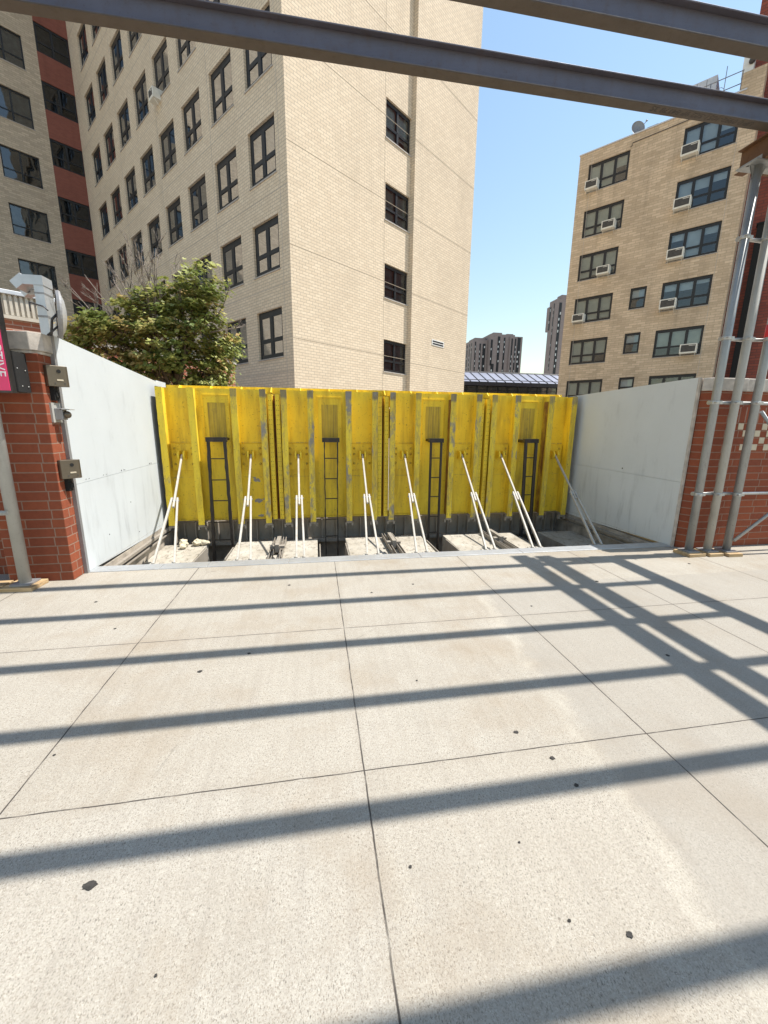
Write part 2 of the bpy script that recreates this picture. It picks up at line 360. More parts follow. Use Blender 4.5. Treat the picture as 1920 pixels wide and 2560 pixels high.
def thing(name, label, cat, loc=(0, 0, 0), group=None):
    o = bpy.data.objects.new(name, None); col.objects.link(o); o.location = loc; o.empty_display_size = .2
    return tag(o, label, cat, group)
def copy_tree(o, dx=(0, 0, 0), label=None, group=None, parent=None):
    c = o.copy(); col.objects.link(c); c.parent = parent
    if parent is None: c.location = Vector(o.location)+Vector(dx)
    if label: c['label'] = label
    if group: c['group'] = group
    for ch in list(o.children): copy_tree(ch, parent=c)
    return c
def text_mesh(name, body, size, mat, M4, parent, extrude=.001):
    cu = bpy.data.curves.new('letters', 'FONT'); cu.body = body; cu.size = size; cu.extrude = extrude; cu.align_x = 'LEFT'
    to = bpy.data.objects.new('letters', cu); col.objects.link(to)
    bpy.context.view_layer.update()
    me = bpy.data.meshes.new_from_object(to.evaluated_get(bpy.context.evaluated_depsgraph_get()))
    bpy.data.objects.remove(to); bpy.data.curves.remove(cu)
    off = Vector((0, 0, 0)); o = parent
    while o is not None: off += Vector(o.location); o = o.parent
    me.transform(Matrix.Translation(-off) @ M4); me.materials.clear(); me.materials.append(mat)
    ob = bpy.data.objects.new(name, me); col.objects.link(ob); ob.parent = parent; return ob

# ---------------------------------------------------------------- ground with the pit cut out
PX0, PX1, PY0, PY1 = -2.46, 4.80, 4.70, 7.35
g = MB()
xs = [-700, -40, PX0, PX1, 40, 700]; ys = [-60, -5, PY0, PY1, 60, 900]
for i in range(5):
    for j in range(5):
        if i == 2 and j == 2: continue
        g.poly([(xs[i], ys[j], 0), (xs[i+1], ys[j], 0), (xs[i+1], ys[j+1], 0), (xs[i], ys[j+1], 0)])
tag(g.build('pavement', MG), 'pale concrete pavement of large squares crossed by beam shadows', 'pavement', kind='structure')

# pit: walls and floor
p = MB()
p.box(PX0-.06, PX0-.001, PY0-.2, PY1+.1, -1.3, -.05); p.box(PX1+.001, PX1+.06, PY0-.2, PY1+.1, -1.3, -.05)
p.box(PX0, PX1, PY0-.1, PY0-.002, -1.3, -.03); p.box(PX0, PX1, PY1+.002, PY1+.1, -1.3, -.03)
tag(p.build('pit_wall', M_PITW), 'rough concrete lining of the open pit below the yellow gate', 'pit lining', kind='structure')
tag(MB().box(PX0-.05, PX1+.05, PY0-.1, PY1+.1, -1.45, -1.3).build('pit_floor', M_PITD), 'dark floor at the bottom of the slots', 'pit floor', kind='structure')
slabx = [(-2.455, -1.80), (-1.34, -.01), (.47, 1.83), (2.23, 3.57), (4.10, 4.795)]
slabl = ['dusty concrete block at the left end of the pit beside the white panel', 'pale concrete block between the two leftmost black ladders',
         'pale concrete block in the middle of the pit between second and third ladders', 'pale concrete block between the two rightmost ladders',
         'shaded littered concrete block at the right end of the pit']
for (a, b), l in zip(slabx, slabl):
    s = MB().box(a, b, PY0+.03, 6.78+rnd.uniform(-.05, .05), -1.299, -.35+rnd.uniform(-.015, .015))
    tag(s.build('pit_block', M_SLAB, bevel=.012), l, 'concrete block', 'concrete blocks in the pit')
# sill
s = MB(); cuts = [PX0, -1.75, -1.25, -.35, 1.25, 2.6, PX1]
for a, b in zip(cuts[:-1], cuts[1:]): s.box(a+.002, b-.002, 4.555, 4.735, -.06, .008)
tag(s.build('steel_sill', M_SILL, bevel=.004), 'worn grey steel edging strip between the pavement and the pit', 'sill')
# ledges under the side panels
for x0, x1, l in ((PX0+.002, PX0+.05, 'grey steel angle ledge under the left white panel'), (PX1-.05, PX1-.002, 'grey steel angle ledge under the right panel')):
    s = MB().box(x0, x1, 4.74, 7.2, -.14, -.105); s.box(x0, x1, 4.74, 7.2, -.20, -.185)
    tag(s.build('angle_ledge', M_PITP), l, 'ledge')
# ribbed steel panel at the back of the pit
t0 = thing('ribbed_pit_panel', 'dark grey ribbed steel panel under the bottom edge of the yellow gate', 'steel panel', (1.17, 7.2, -.4))
MB().box(PX0+.06, PX1-.06, 7.2, 7.24, -.45, -.085).build('panel_sheet', M_PITP, t0)
s = MB(); x = PX0+.2
while x < PX1-.1:
    MB().box(x-.012, x+.012, 7.12, 7.2, -.44, -.09).build('rib', M_PITP, t0); x += rnd.choice((.18, .22, .26))
MB().box(PX0+.06, PX1-.06, 7.10, 7.2, -.50, -.441).build('bottom_rail', M_PITP, t0)
# slots: cheek plates + hose bundles
sl = [(-1.80, -1.34, 'leftmost'), (-.01, .47, 'second'), (1.83, 2.23, 'third'), (3.57, 4.10, 'rightmost')]
for a, b, nm in sl:
    q = thing('cheek_plates', 'rusty steel cheek plates lining the %s slot below a black ladder' % nm, 'steel plates', ((a+b)/2, 5.8, -.8))
    for x, dx in ((a+.05, -.02), (b-.07, .05)):
        s = MB(); s.poly([(x, 4.9, -1.2), (x, 6.6, -1.2), (x+dx, 6.5, -.36), (x+dx, 5.5, -.34), (x+dx*.8, 4.9, -.5)])
        s.poly([(x+.015, 4.9, -1.2), (x+dx*.8+.015, 4.9, -.5), (x+dx+.015, 5.5, -.34), (x+dx+.015, 6.5, -.36), (x+.015, 6.6, -1.2)])
        s.poly([(x, 4.9, -1.2), (x+dx*.8, 4.9, -.5), (x+dx*.8+.015, 4.9, -.5), (x+.015, 4.9, -1.2)]); s.poly([(x+dx*.8, 4.9, -.5), (x+dx, 5.5, -.34), (x+dx+.015, 5.5, -.34), (x+dx*.8+.015, 4.9, -.5)])
        s.poly([(x+dx, 5.5, -.34), (x+dx, 6.5, -.36), (x+dx+.015, 6.5, -.36), (x+dx+.015, 5.5, -.34)])
        s.build('plate', M_PITP, q)
    h = MB(); cx = (a+b)/2
    for k in range(5):
        pts = [(cx+rnd.uniform(-.06, .06), 5.1+.22*i+rnd.uniform(-.03, .03), -.75+.42*math.sin(math.pi*min(1, i/4.2))*rnd.uniform(.75, 1.)) for i in range(6)]
        h.tube(pts, .014, 7)
    tag(h.build('hose_bundle', M_ROPE), 'tangle of frayed hoses sagging in the %s slot of the pit' % nm, 'hoses', 'hose bundles in the pit slots')
# paired channel rails lying on the blocks
for x, l in ((-.62, 'pair of rusty channel rails on the block right of the leftmost ladder'), (1.20, 'pair of rusty channel rails on the middle pit block'), (3.02, 'pair of rusty channel rails on the block left of the rightmost ladder')):
    q = thing('channel_rails', l, 'steel rails', (x, 5.8, -.33), 'channel rails in the pit')
    for dx in (-.07, .07):
        s = MB().box(x+dx-.025, x+dx+.025, 4.85, 6.7, -.335, -.322); s.box(x+dx-.025, x+dx-.017, 4.85, 6.7, -.322, -.27); s.box(x+dx+.017, x+dx+.025, 4.85, 6.7, -.322, -.27)
        s.build('channel', M_PITP, q)
    MB().box(x-.11, x+.11, 6.05, 6.13, -.27, -.235).box(x-.03, x+.03, 6.0, 6.5, -.32, -.2).build('hinge_block', M_PITP, q)
for i in range(7):
    rg = random.Random(i); x, y = -2.02+rg.uniform(-.2, .25), 6.6+rg.uniform(-.12, .12); r = rg.uniform(.035, .085)
    tag(MB().sphere((x, y, -.35+r*.6), r, 9, 6, (1, 1, .8), .16, rg).build('rubble_stone', M_ROCK), 'pale lump of rubble piled in the pit corner under the left end of the gate', 'stone', 'rubble in the left pit corner')

# ---------------------------------------------------------------- yellow flood gate
GY = 6.80; SK = 7.04; ZT, ZB = 2.135, -.02
gate = thing('flood_gate', 'long weathered yellow steel flood gate with ribs standing across the driveway', 'flood gate', (1.15, 7.0, ZB))
Fx = [-2.338, -1.885, -1.255, -.812, -.49, -.07, .55, .99, 1.293, 1.733, 2.354, 2.818, 3.106, 3.54, 4.19, 4.637]
wear = [0, 0, 1, 2, 2, 2, 2, 2, 2, 1, 2, 2, 1, 2, 1, 1]
mods = [(0, 3), (4, 7), (8, 11), (12, 15)]
for a, b in mods:
    MB().box(Fx[a]-.01, Fx[b]+.01, SK, SK+.02, ZB, ZT).build('skin_plate', M_YEL, gate)
for i, x in enumerate(Fx):
    fm = (M_YEL, M_YELM, M_YELW)[wear[i]]
    s = MB(); n = 22
    # flange with slightly wavy, battered long edges
    rg = random.Random(100+i); prev = None; wl = .047
    for k in range(n+1):
        z = ZB-.03+(ZT-.01-ZB+.03)*k/n; a, b = x-wl+rg.uniform(-.004, .003), x+wl+rg.uniform(-.003, .004)
        cur = ((a, GY, z), (b, GY, z), (b, GY+.016, z), (a, GY+.016, z))
        if prev:
            for m_ in range(4):
                s.poly([prev[m_], prev[(m_+1) % 4], cur[(m_+1) % 4], cur[m_]])
        else: s.poly(cur)
        prev = cur
    s.poly(prev); s.build('flange', fm, gate)
    s = MB().box(x-.008, x+.008, GY+.016, SK, ZB, ZT-.012)
    sd_ = 1 if x < .8 else -1
    s.build('web', M_YEL, gate)
    # ragged weld bead beside the web
    s = MB(); z = ZB+.05
    while z < ZT-.06:
        h = rg.uniform(.02, .06); s.box(x+.008, x+.014+rg.uniform(0, .006), GY+.016, GY+.03+rg.uniform(0, .014), z, z+h*.8); z += h
    s.build('weld_bead', M_YEL, gate)
    h_ = MB().box(x-.05, x+.05, GY+.02, GY+.09, ZB-.075, ZB-.001); h_.box(x-.07, x-.04, GY+.03, GY+.08, ZB-.12, ZB-.06); h_.box(x+.04, x+.07, GY+.03, GY+.08, ZB-.12, ZB-.06)
    h_.build('hinge_tab', M_PITP, gate)
# joints between modules and end posts
for j, (a, b) in enumerate(((3, 4), (7, 8), (11, 12))):
    x0, x1 = Fx[a], Fx[b]; xm = (x0+x1)/2
    MB().box(x0+.012, x1-.012, SK+.05, SK+.07, ZB, ZT-.06).build('joint_plate', M_YELM, gate)
    for sx_ in (-1, 1):
        q = MB().box(xm+sx_*.028-.006, xm+sx_*.028+.006, GY+.07, SK+.045, ZB+.02, ZT-.08); q.box(xm+sx_*.06-.032, xm+sx_*.06+.032, GY+.062, GY+.074, ZB+.02, ZT-.08)
        q.build('joint_angle', M_YEL, gate)
        d = MB(); z = ZB+.1
        while z < ZT-.15:
            for o_ in (-.014, .016): d.tube([(xm+sx_*.06+o_, GY+.063, z), (xm+sx_*.06+o_, GY+.0595, z)], .0052, 6, smooth=False)
            z += .075
        d.build('bolt_row', M_BLACK, gate)
    MB().box(xm-.02, xm+.02, SK-.05, SK+.03, ZB, ZT-.1).build('joint_seal', M_RUST, gate)
# back frame seen over the top edge
MB().box(Fx[0]-.03, Fx[-1]+.03, 7.27, 7.29, 1.9, ZT+.055).build('back_rail', M_YEL, gate)
s = MB()
for a, b in mods: s.box(Fx[a]-.01, Fx[b]+.01, SK+.02, 7.27, ZT-.05, ZT-.038)
s.build('top_deck', M_YEL, gate)
for i in range(15):
    s = MB(); x = Fx[0]+(Fx[-1]-Fx[0])*(i+.4)/14.6
    s.poly([(x, SK+.02, ZT-.037), (x, 7.27, ZT-.037), (x, 7.27, ZT+.05), (x, 7.2, ZT+.05)]); s.poly([(x+.012, SK+.02, ZT-.037), (x+.012, 7.2, ZT+.05), (x+.012, 7.27, ZT+.05), (x+.012, 7.27, ZT-.037)]); s.poly([(x, SK+.02, ZT-.037), (x, 7.2, ZT+.05), (x+.012, 7.2, ZT+.05), (x+.012, SK+.02, ZT-.037)])
    s.build('top_gusset', M_YEL, gate)
MB().box(Fx[0]-.05, Fx[0]-.03, GY+.03, 7.29, ZB, ZT).build('end_seal', M_BLACK, gate); MB().box(Fx[-1]+.03, Fx[-1]+.05, GY+.03, 7.29, ZB, ZT).build('end_seal', M_BLACK, gate)
# bays
bx = [(0, 1), (2, 3), (4, 5), (6, 7), (8, 9), (10, 11), (12, 13), (14, 15)]
btop = [-2.125, -1.058, -.293, .792, 1.534, 2.589, 3.335, 4.42]
for (a, b), bt in zip(bx, btop):
    x0, x1 = Fx[a]+.03, Fx[b]-.03; xm = bt
    MB().box(x0, x1, SK-.026, SK, .83, 1.265).build('bracket_plate', M_YEL, gate, bevel=.003)
    MB().box(x0, x1, SK-.008, SK, 1.275, 1.295).box(x0, x1, SK-.007, SK, .705, .715).box(x0, x1, SK-.03, SK, ZB, ZB+.02).build('seam_strip', M_YELM, gate)
    s = MB()
    for sx_ in (-1, 1):
        for z in (.93, 1.09, 1.19): s.sphere((xm+sx_*.135 if x0 < xm+sx_*.135 < x1 else (x0+.03 if sx_ < 0 else x1-.03), SK-.026, z), .021, 8, 5)
    s.build('rivet', M_GRM, gate)
    for sx_ in (-1, 1):
        q = MB(); cx = xm+sx_*.042
        q.tube([(cx-.013, GY+.13, 1.08), (cx+.013, GY+.13, 1.08)], .072, 14, smooth=False); q.box(cx-.0125, cx+.0125, GY+.13, SK-.027, 1.01, 1.151)
        q.build('lug', M_YEL, gate)
    MB().tube([(xm-.05, GY+.13, 1.085), (xm+.05, GY+.13, 1.085)], .014, 8).build('pin', M_RUST, gate)
hb = [(1, 2, -1.57), (5, 6, .245), (9, 10, 2.06), (13, 14, 3.86)]
for a, b, xm in hb:
    h = .2
    q = MB().box(xm-h, xm+h, SK-.008, SK, 1.09, 2.04).build('hatch_panel', M_YEL, gate)
    MB().box(xm-h, xm+h, SK-.02, SK-.008, 2.028, 2.04).box(xm+h-.01, xm+h, SK-.016, SK-.008, 1.09, 2.03).box(xm-h, xm-h+.008, SK-.013, SK-.008, 1.09, 2.03).box(xm-h, xm+h, SK-.013, SK-.008, 1.09, 1.098).build('hatch_rim', M_YEL, q)
    MB().box(xm-.135, xm+.135, SK-.0125, SK-.009, 1.36, 1.915).build('rubbed_patch', M_GRM, q)
    # rust bleeding along the bay sides
    MB().box(Fx[b]-.016, Fx[b]-.009, GY+.1, SK-.002, ZB, ZT-.1).build('rust_strip', M_BLEED if xm > 2 else M_YELM, gate)
    MB().box(Fx[a]+.01, Fx[b]-.02, SK-.03, SK, ZB, ZB+.02).build('seam_strip', M_YELM, gate)
# bare metal where the paint peeled
s = MB(); rg = random.Random(3)
for x, z, r in ((-1.0, .62, .06), (-.99, .27, .07), (-.96, -.0, .05), (-1.04, .66, .03), (-.9, .29, .03)):
    n = 16; s = MB(); s.poly([(x+math.cos(6.283*k/n)*r*rg.uniform(.55, 1.25), SK-.0015, max(ZB+.02, z+.03+math.sin(6.283*k/n)*r*.6*rg.uniform(.5, 1.2))) for k in range(n)])
    s.build('peeled_patch', M_TRIM, gate)

# ---------------------------------------------------------------- braces
bbot = [(-1.90, -1.67), (-.965, -.81), (-.268, -.172), (.61, .757), (1.253, 1.397), (2.205, 2.335), (2.88, 2.995), (3.816, 3.925)]
blab = ['leftmost white forked prop, beside the white panel', 'white forked prop right of the leftmost black ladder', 'white forked prop left of the second black ladder',
        'white forked prop right of the second black ladder', 'white forked prop just left of the third black ladder', 'white forked prop just right of the third black ladder',
        'white forked prop just left of the rightmost black ladder', 'rightmost forked prop, grey in the shade of the right panel']
for bt, (l, r), lab in zip(btop, bbot, blab):
    T = Vector((bt, GY+.13, 1.085)); fl = Vector((l, 4.80, -.02)); fr_ = Vector((r, 4.80, -.02)); fm_ = (fl+fr_)/2
    J = T.lerp(fm_, .5); J2 = T.lerp(fm_, .56); d = (fm_-T).normalized(); side = Vector((1, 0, 0))
    q = thing('gate_prop', lab+', leaning against the yellow gate', 'prop', (bt, 4.8, -.02), 'props bracing the gate')
    MB().bar(T, J2, .027, .032).build('upper_arm', M_WHT, q, bevel=.004)
    for sx_, f in ((-1, fl), (1, fr_)):
        st = J+side*sx_*.036-d*.06
        q2 = MB().bar(st, f, .025, .036).build('leg', M_WHT, q, bevel=.004)
        MB().box(f.x-.05, f.x+.05, f.y-.05, f.y+.06, -.06, -.02).build('foot_plate', M_WHT, q2)
    MB().tube([J+side*-.062, J+side*.062], .012, 8).build('bolt', M_TRIM, q)
# ---------------------------------------------------------------- ladders
def ladder(x0, x1, xb0, xb1, w_, pipe, lab):
    q = thing('lifting_ladder', lab, 'ladder', ((x0+x1)/2, GY-.05, -.5), 'black ladders on the gate')
    zt = 1.335; y = GY-.05; zb = -.9; ld = (x1-x0)
    for a, b in ((x0, xb0), (x1, xb1)):
        if pipe:
            pts = [(a, SK-.03, zt), (a, y+.05, zt), (a, y+.012, zt-.015), (a, y, zt-.06)]+[(a+(b-a)*k/6, y, zt-.06-(zt-.06-zb)*k/6) for k in range(1, 7)]
            MB().tube(pts, w_, 10).build('rail', M_BLK, q)
        else:
            s = MB(); rg = random.Random(int(a*100)); n = 26; prev = None
            for k in range(n+1):
                t = k/n; x = a+(b-a)*t; z = zt+(zb-zt)*t; e0, e1 = w_+rg.uniform(-.004, .006), w_+rg.uniform(-.004, .006)
                cur = ((x-e0, y-.02, z), (x+e1, y-.02, z), (x+e1, y+.025, z), (x-e0, y+.025, z))
                if prev: [s.poly([prev[m_], prev[(m_+1) % 4], cur[(m_+1) % 4], cur[m_]]) for m_ in range(4)]
                else: s.poly(cur)
                prev = cur
            s.poly(prev); s.build('rail', M_BLK, q)
    for z in (1.04, .70, .36, .0, -.3):
        t = (zt-z)/(zt-zb); a, b = x0+(xb0-x0)*t, x1+(xb1-x1)*t
        MB().bar((a, y, z), (b, y, z), .012, .016).build('rung', M_BLK, q)
    MB().box(x0-.035, x1+.035, y-.025, y+.05, zt-.03, zt+.04).box(x0-.02, x1+.02, y+.05, SK-.012, zt-.01, zt+.025).build('top_bar', M_BLK, q)
ladder(-1.665, -1.42, -1.72, -1.41, .021, False, 'leftmost black greasy ladder, with ragged rails, on the yellow gate')
ladder(.14, .355, .13, .335, .008, False, 'thin black ladder with slender rails, second from the left on the gate')
ladder(1.96, 2.145, 1.97, 2.15, .022, True, 'black ladder of round pipe bent at the top, third from the left on the gate')
ladder(3.72, 3.92, 3.79, 3.96, .031, True, 'thick brown pipe ladder at the right end of the gate')

# ---------------------------------------------------------------- side panels
q = thing('side_panel', 'tall sunlit white panel with scuffs on the left side of the pit', 'panel', (-2.46, 4.56, 0))
def panelside(x0, x1, pts):
    s = MB(); A = [(x0, y, z) for y, z in pts]; B = [(x1, y, z) for y, z in pts]; s.poly(A); s.poly(B[::-1])
    n = len(pts)
    for k in range(n): s.poly([A[k], A[(k+1) % n], B[(k+1) % n], B[k]])
    return s
panelside(-2.485, -2.462, [(4.575, 0.005), (7.27, -.09), (7.27, .975), (4.575, .955)]).build('lower_sheet', M_PL, q)
panelside(-2.485, -2.462, [(4.575, .958), (7.27, .978), (7.27, 2.215), (4.575, 2.402)]).build('upper_sheet', M_PL, q)
panelside(-2.53, -2.49, [(7.2, -.09), (7.62, -.09), (7.62, 2.25), (7.2, 2.25)]).build('back_post', M_PL, q)
MB().bar((-2.468, 4.553, 0), (-2.468, 4.553, 2.40), .035, .04).build('edge_trim', M_TRIM, q)
s = MB()
for y in (4.78, 4.84, 5.15, 5.22, 5.6, 5.67, 5.7, 6.5, 6.56): s.tube([(-2.4615, y, .985+rnd.uniform(0, .015)), (-2.4595, y, .985)], .006, 6, smooth=False)
for y, z in ((5.1, .28), (5.75, .55), (5.9, .1)): s.tube([(-2.4615, y, z), (-2.4595, y, z)], .008, 6, smooth=False)
s.build('screw', M_DKG, q)
q = thing('side_panel', 'shaded grey white panel with patchy paint on the right side of the pit', 'panel', (4.81, 4.56, 0))
panelside(4.805, 4.83, [(4.57, .005), (7.45, -.09), (7.45, .915), (4.57, .885)]).build('lower_sheet', M_PR, q)
panelside(4.805, 4.83, [(4.57, .888), (7.45, .918), (7.45, 2.15), (4.57, 2.225)]).build('upper_sheet', M_PR, q)
MB().bar((4.806, 4.553, 0), (4.806, 4.553, 2.22), .03, .03).build('edge_trim', M_CAP, q)
s = MB().tube([(4.8045, 5.65, .96), (4.8025, 5.65, .96)], .012, 8, smooth=False); s.build('screw', M_BLACK, q)

# ---------------------------------------------------------------- brick piers and walls
q = thing('brick_pier', 'red brick pier with stone cap beside the left white panel', 'pier', (-2.77, 4.65, 0))
MB().box(-3.07, -2.487, 4.35, 4.98, 0, 2.2).build('brickwork', B_PIER, q, bevel=.006)
s = MB().prism([(-3.1, 4.33), (-2.53, 4.33), (-2.455, 4.40), (-2.455, 4.54), (-2.49, 4.56), (-2.49, 5.0), (-3.1, 5.0)], 2.226, 2.385)
s.prism([(-3.08, 4.342), (-2.54, 4.342), (-2.475, 4.41), (-2.475, 4.54), (-2.49, 4.56), (-2.49, 4.99), (-3.08, 4.99)], 2.2, 2.226)
s.build('stone_cap', M_CAP, q, bevel=.006)
q = thing('brick_wall', 'shaded red brick wall set back left of the left pier', 'wall', (-4.5, 4.75, 0))
MB().box(-7, -3.072, 4.62, 4.95, 0, 2.2).build('brickwork', B_PIER, q); MB().box(-7, -3.102, 4.60, 4.97, 2.2, 2.38).build('stone_cap', M_CAP, q)
q = thing('brick_pier', 'red brick pier with chamfered corner at the right end of the pit', 'pier', (5.05, 4.8, 0))
MB().prism([(4.832, 4.535), (4.885, 4.44), (5.33, 4.42), (5.33, 5.2), (4.832, 5.2)], 0, 2.055).build('brickwork', B_PIER, q, bevel=.005)
MB().prism([(4.80, 4.50), (4.86, 4.415), (5.345, 4.385), (5.345, 5.2), (4.835, 5.2), (4.835, 4.54)], 2.056, 2.21).build('stone_cap', M_CAP, q, bevel=.01)
q = thing('brick_wall', 'red brick wall with a band of cream checker tiles behind the right posts', 'wall', (7, 4.7, 0))
MB().box(5.332, 10, 4.465, 4.8, 0, 1.675).box(5.332, 10, 4.465, 4.8, 1.87, 2.055).build('brickwork', B_PIER, q)
MB().box(5.332, 10, 4.462, 4.8, 1.676, 1.869).build('soldier_course', B_SOLD, q)
MB().box(5.347, 10, 4.40, 4.85, 2.056, 2.21).build('stone_cap', M_CAP, q, bevel=.01)
s = MB(); rg = random.Random(5)
for r_ in range(4):
    for k in range(40):
        if (k+r_) % 2 == 0 and rg.random() < .86 and not (r_ == 0 and k % 3 == 2):
            x = 5.40+k*.094-r_*.004; s.box(x, x+.083, 4.461, 4.47, 1.585-r_*.0885, 1.585-r_*.0885+.079)
s.build('checker_tile', M_CREAM, q, bevel=.002)

# ---------------------------------------------------------------- sidewalk shed: posts, braces, stringers, beams
def post(name, x, y, r, top, lab, mat, blk=(.19, .13)):
    q = thing(name, lab, 'post', (x, y, .04), 'steel posts of the overhead frame')
    MB().tube([(x, y, .055), (x, y, top)], r, 20).build('pipe', mat, q)
    MB().box(x-.085, x+.085, y-.085, y+.085, .0405, .056).build('base_plate', M_TRIM, q)
    return q
def wblock(x, y, hx, hy, lab, rz=0.):
    c, s_ = math.cos(rz), math.sin(rz)
    tag(MB().obox((x, y, .02), ((c, s_, 0), (-s_, c, 0), (0, 0, 1)), (hx, hy, .02)).build('wood_block', M_WOOD, bevel=.003), lab, 'wood block', 'wood blocks under the posts')
PZ = 4.34
posts = [(4.735, 4.24, 'round galvanised steel post, left of the three in front of the right brick pier'), (5.0, 4.22, 'dull grey steel post, middle of the three at the right brick pier'),
         (5.245, 4.18, 'galvanised steel post with a red sticker, right of the three at the right')]
ph = []
for i, (x, y, l) in enumerate(posts):
    ph.append(post('steel_post', x, y, .044, PZ, l, M_GALV2 if i == 1 else M_GALV))
    wblock(x-.0, y-.02, .125 if i == 0 else .10, .12, ('wide plank offcut under the left of the three right posts', 'plank offcut under the middle of the three right posts', 'plank offcut under the right of the three right posts')[i], .04*(1-i))
s = MB(); s.tube([(5.245, 4.18, 2.60), (5.245, 4.18, 2.78)], .0475, 20); s.build('sticker', M_REDL, ph[2])
text_mesh('sticker_lettering', 'OBMOA', .045, M_WHITE, Matrix.Translation((5.235, 4.1315, 2.765)) @ Matrix.Rotation(R(90), 4, 'Y') @ Matrix.Rotation(R(90), 4, 'X') if 0 else Matrix(((0, 1, 0, 5.222), (0, 0, -1, 4.1335), (-1, 0, 0, 2.765), (0, 0, 0, 1))), ph[2])
lp = post('steel_post', -2.84, 4.215, .05, PZ+.04, 'stout pale grey steel post in front of the left brick pier under the pink sign', M_GALV2)
wblock(-2.85, 4.21, .14, .12, 'plank offcut under the left post', -.05); wblock(-3.16, 4.22, .15, .1, 'plank offcut at the left edge of the photo beside the left post', .05)
# pole heads
for i in (0, 1):
    x, y, _ = posts[i]
    s = MB().box(x-.14, x+.1, y-.1, y+.12, PZ, PZ+.012); s.box(x-.085, x-.077, y-.1, y+.12, PZ+.012, PZ+.05); s.box(x+.077, x+.085, y-.1, y+.12, PZ+.012, PZ+.05)
    for sx_ in (-1, 1): s.poly([(x+sx_*.04, y-.004, PZ), (x+sx_*.1, y-.004, PZ), (x+sx_*.04, y-.004, PZ-.14)]); s.poly([(x+sx_*.04, y+.004, PZ), (x+sx_*.04, y+.004, PZ-.14), (x+sx_*.1, y+.004, PZ)])
    s.build('head_plate', M_GALV, ph[i])
    n = 5; st = MB(); st.poly([(x-.105+math.cos(1.57+k*math.pi/n)*(.022 if k % 2 == 0 else .009), y+.02+math.sin(1.57+k*math.pi/n)*(.022 if k % 2 == 0 else .009), PZ-.001) for k in range(2*n)]); st.build('star_hole', M_BLACK, ph[i])
def pipe_thing(name, pts, r, lab, mat=M_CLAMP, cat='pipe', flat=False):
    q = MB(); q.tube(pts, r, 12); return tag(q.build(name, mat), lab, cat, 'pipes tying the posts together')
lv = [(.785, 'lower'), (1.90, 'upper'), (2.62, 'third'), (3.66, 'topmost')]
for z, nm in lv:
    q = thing('tie_rail', '%s galvanised tie rail bolted across the three right posts' % nm, 'rail', (5.0, 4.13, z), 'tie rails of the right posts')
    far = 9. if z < 2 else 5.3
    MB().tube([(4.69, 4.285, z), (4.87, 4.275, z), (5.02, 4.27, z), (5.25, 4.235, z), (5.4, 4.235, z), (far, 4.23, z)], [.025, .018, .024, .018, .02, .02], 10).build('rail_pipe', M_CLAMP, q)
    for (x, y, _) in posts:
        c = MB().tube([(x, y, z-.02), (x, y, z+.02)], .049, 16); c.box(x+.02, x+.075, y-.03, y+.06, z-.02, z+.02); c.tube([(x-.055, y-.075, z), (x-.055, y-.04, z)], .009, 8); c.build('clamp', M_CLAMP, q, bevel=.003)
pipe_thing('diagonal_brace', [(5.3, 4.14, 1.80), (6.4, 4.1, .75)], .02, 'galvanised diagonal pipe falling to the right from the upper right post', M_GALV)
pipe_thing('diagonal_brace', [(5.27, 4.13, .19), (6.5, 4.1, 1.15)], .02, 'galvanised diagonal pipe rising to the right from the foot of the right post', M_GALV)
pipe_thing('tie_rail', [(-2.84, 4.15, .76), (-6, 4.15, .76)], .022, 'short galvanised rail leaving the frame left of the left post', M_GALV2)
def ibeam(p0, p1, z0, z1, fw_, mat, name, lab, cat='beam', group=None, ft=.011, wt=.009):
    p0, p1 = Vector((*p0, 0)), Vector((*p1, 0)); c = (p0+p1)/2; q = thing(name, lab, cat, (c.x, c.y, z0), group)
    for nm_, a, b, wd in (('bottom_flange', z0, z0+ft, fw_), ('web', z0+ft, z1-ft, wt), ('top_flange', z1-ft, z1, fw_)):
        d = (p1-p0); L = d.length; d = d.normalized(); X = Vector((d.y, -d.x, 0))
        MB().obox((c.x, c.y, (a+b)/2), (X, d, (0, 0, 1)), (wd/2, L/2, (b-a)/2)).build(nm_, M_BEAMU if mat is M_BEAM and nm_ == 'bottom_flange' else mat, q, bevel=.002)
    return q
SZ = PZ+.013
for x, y1, l in ((4.735, 4.45, 'rusty brown steel stringer on top of the left of the three right posts'), (5.03, 4.40, 'rusty brown steel stringer on the middle of the right posts, outside the frame'),
                 (5.87, 4.28, 'rusty brown steel stringer under the right ends of the beams, outside the frame'), (-2.84, 4.45, 'rusty brown steel stringer on top of the left post, outside the frame')):
    ibeam((x, -1.2), (x, y1), SZ+.002, SZ+.235, .11, M_BEAMR, 'steel_stringer', l, 'stringer', 'stringers under the beams')
BZ = SZ+.237
bl = ['long steel I-beam across the top of the picture with mill stamps on its underside', 'steel I-beam crossing the upper right corner above the stamped beam']+['steel I-beam overhead outside the frame, casting the %s shadow band counted from the gate' % k for k in ('third', 'fourth', 'fifth', 'sixth')]
bys = [4.10, 3.43, 2.69, 2.035, 1.346, .70]
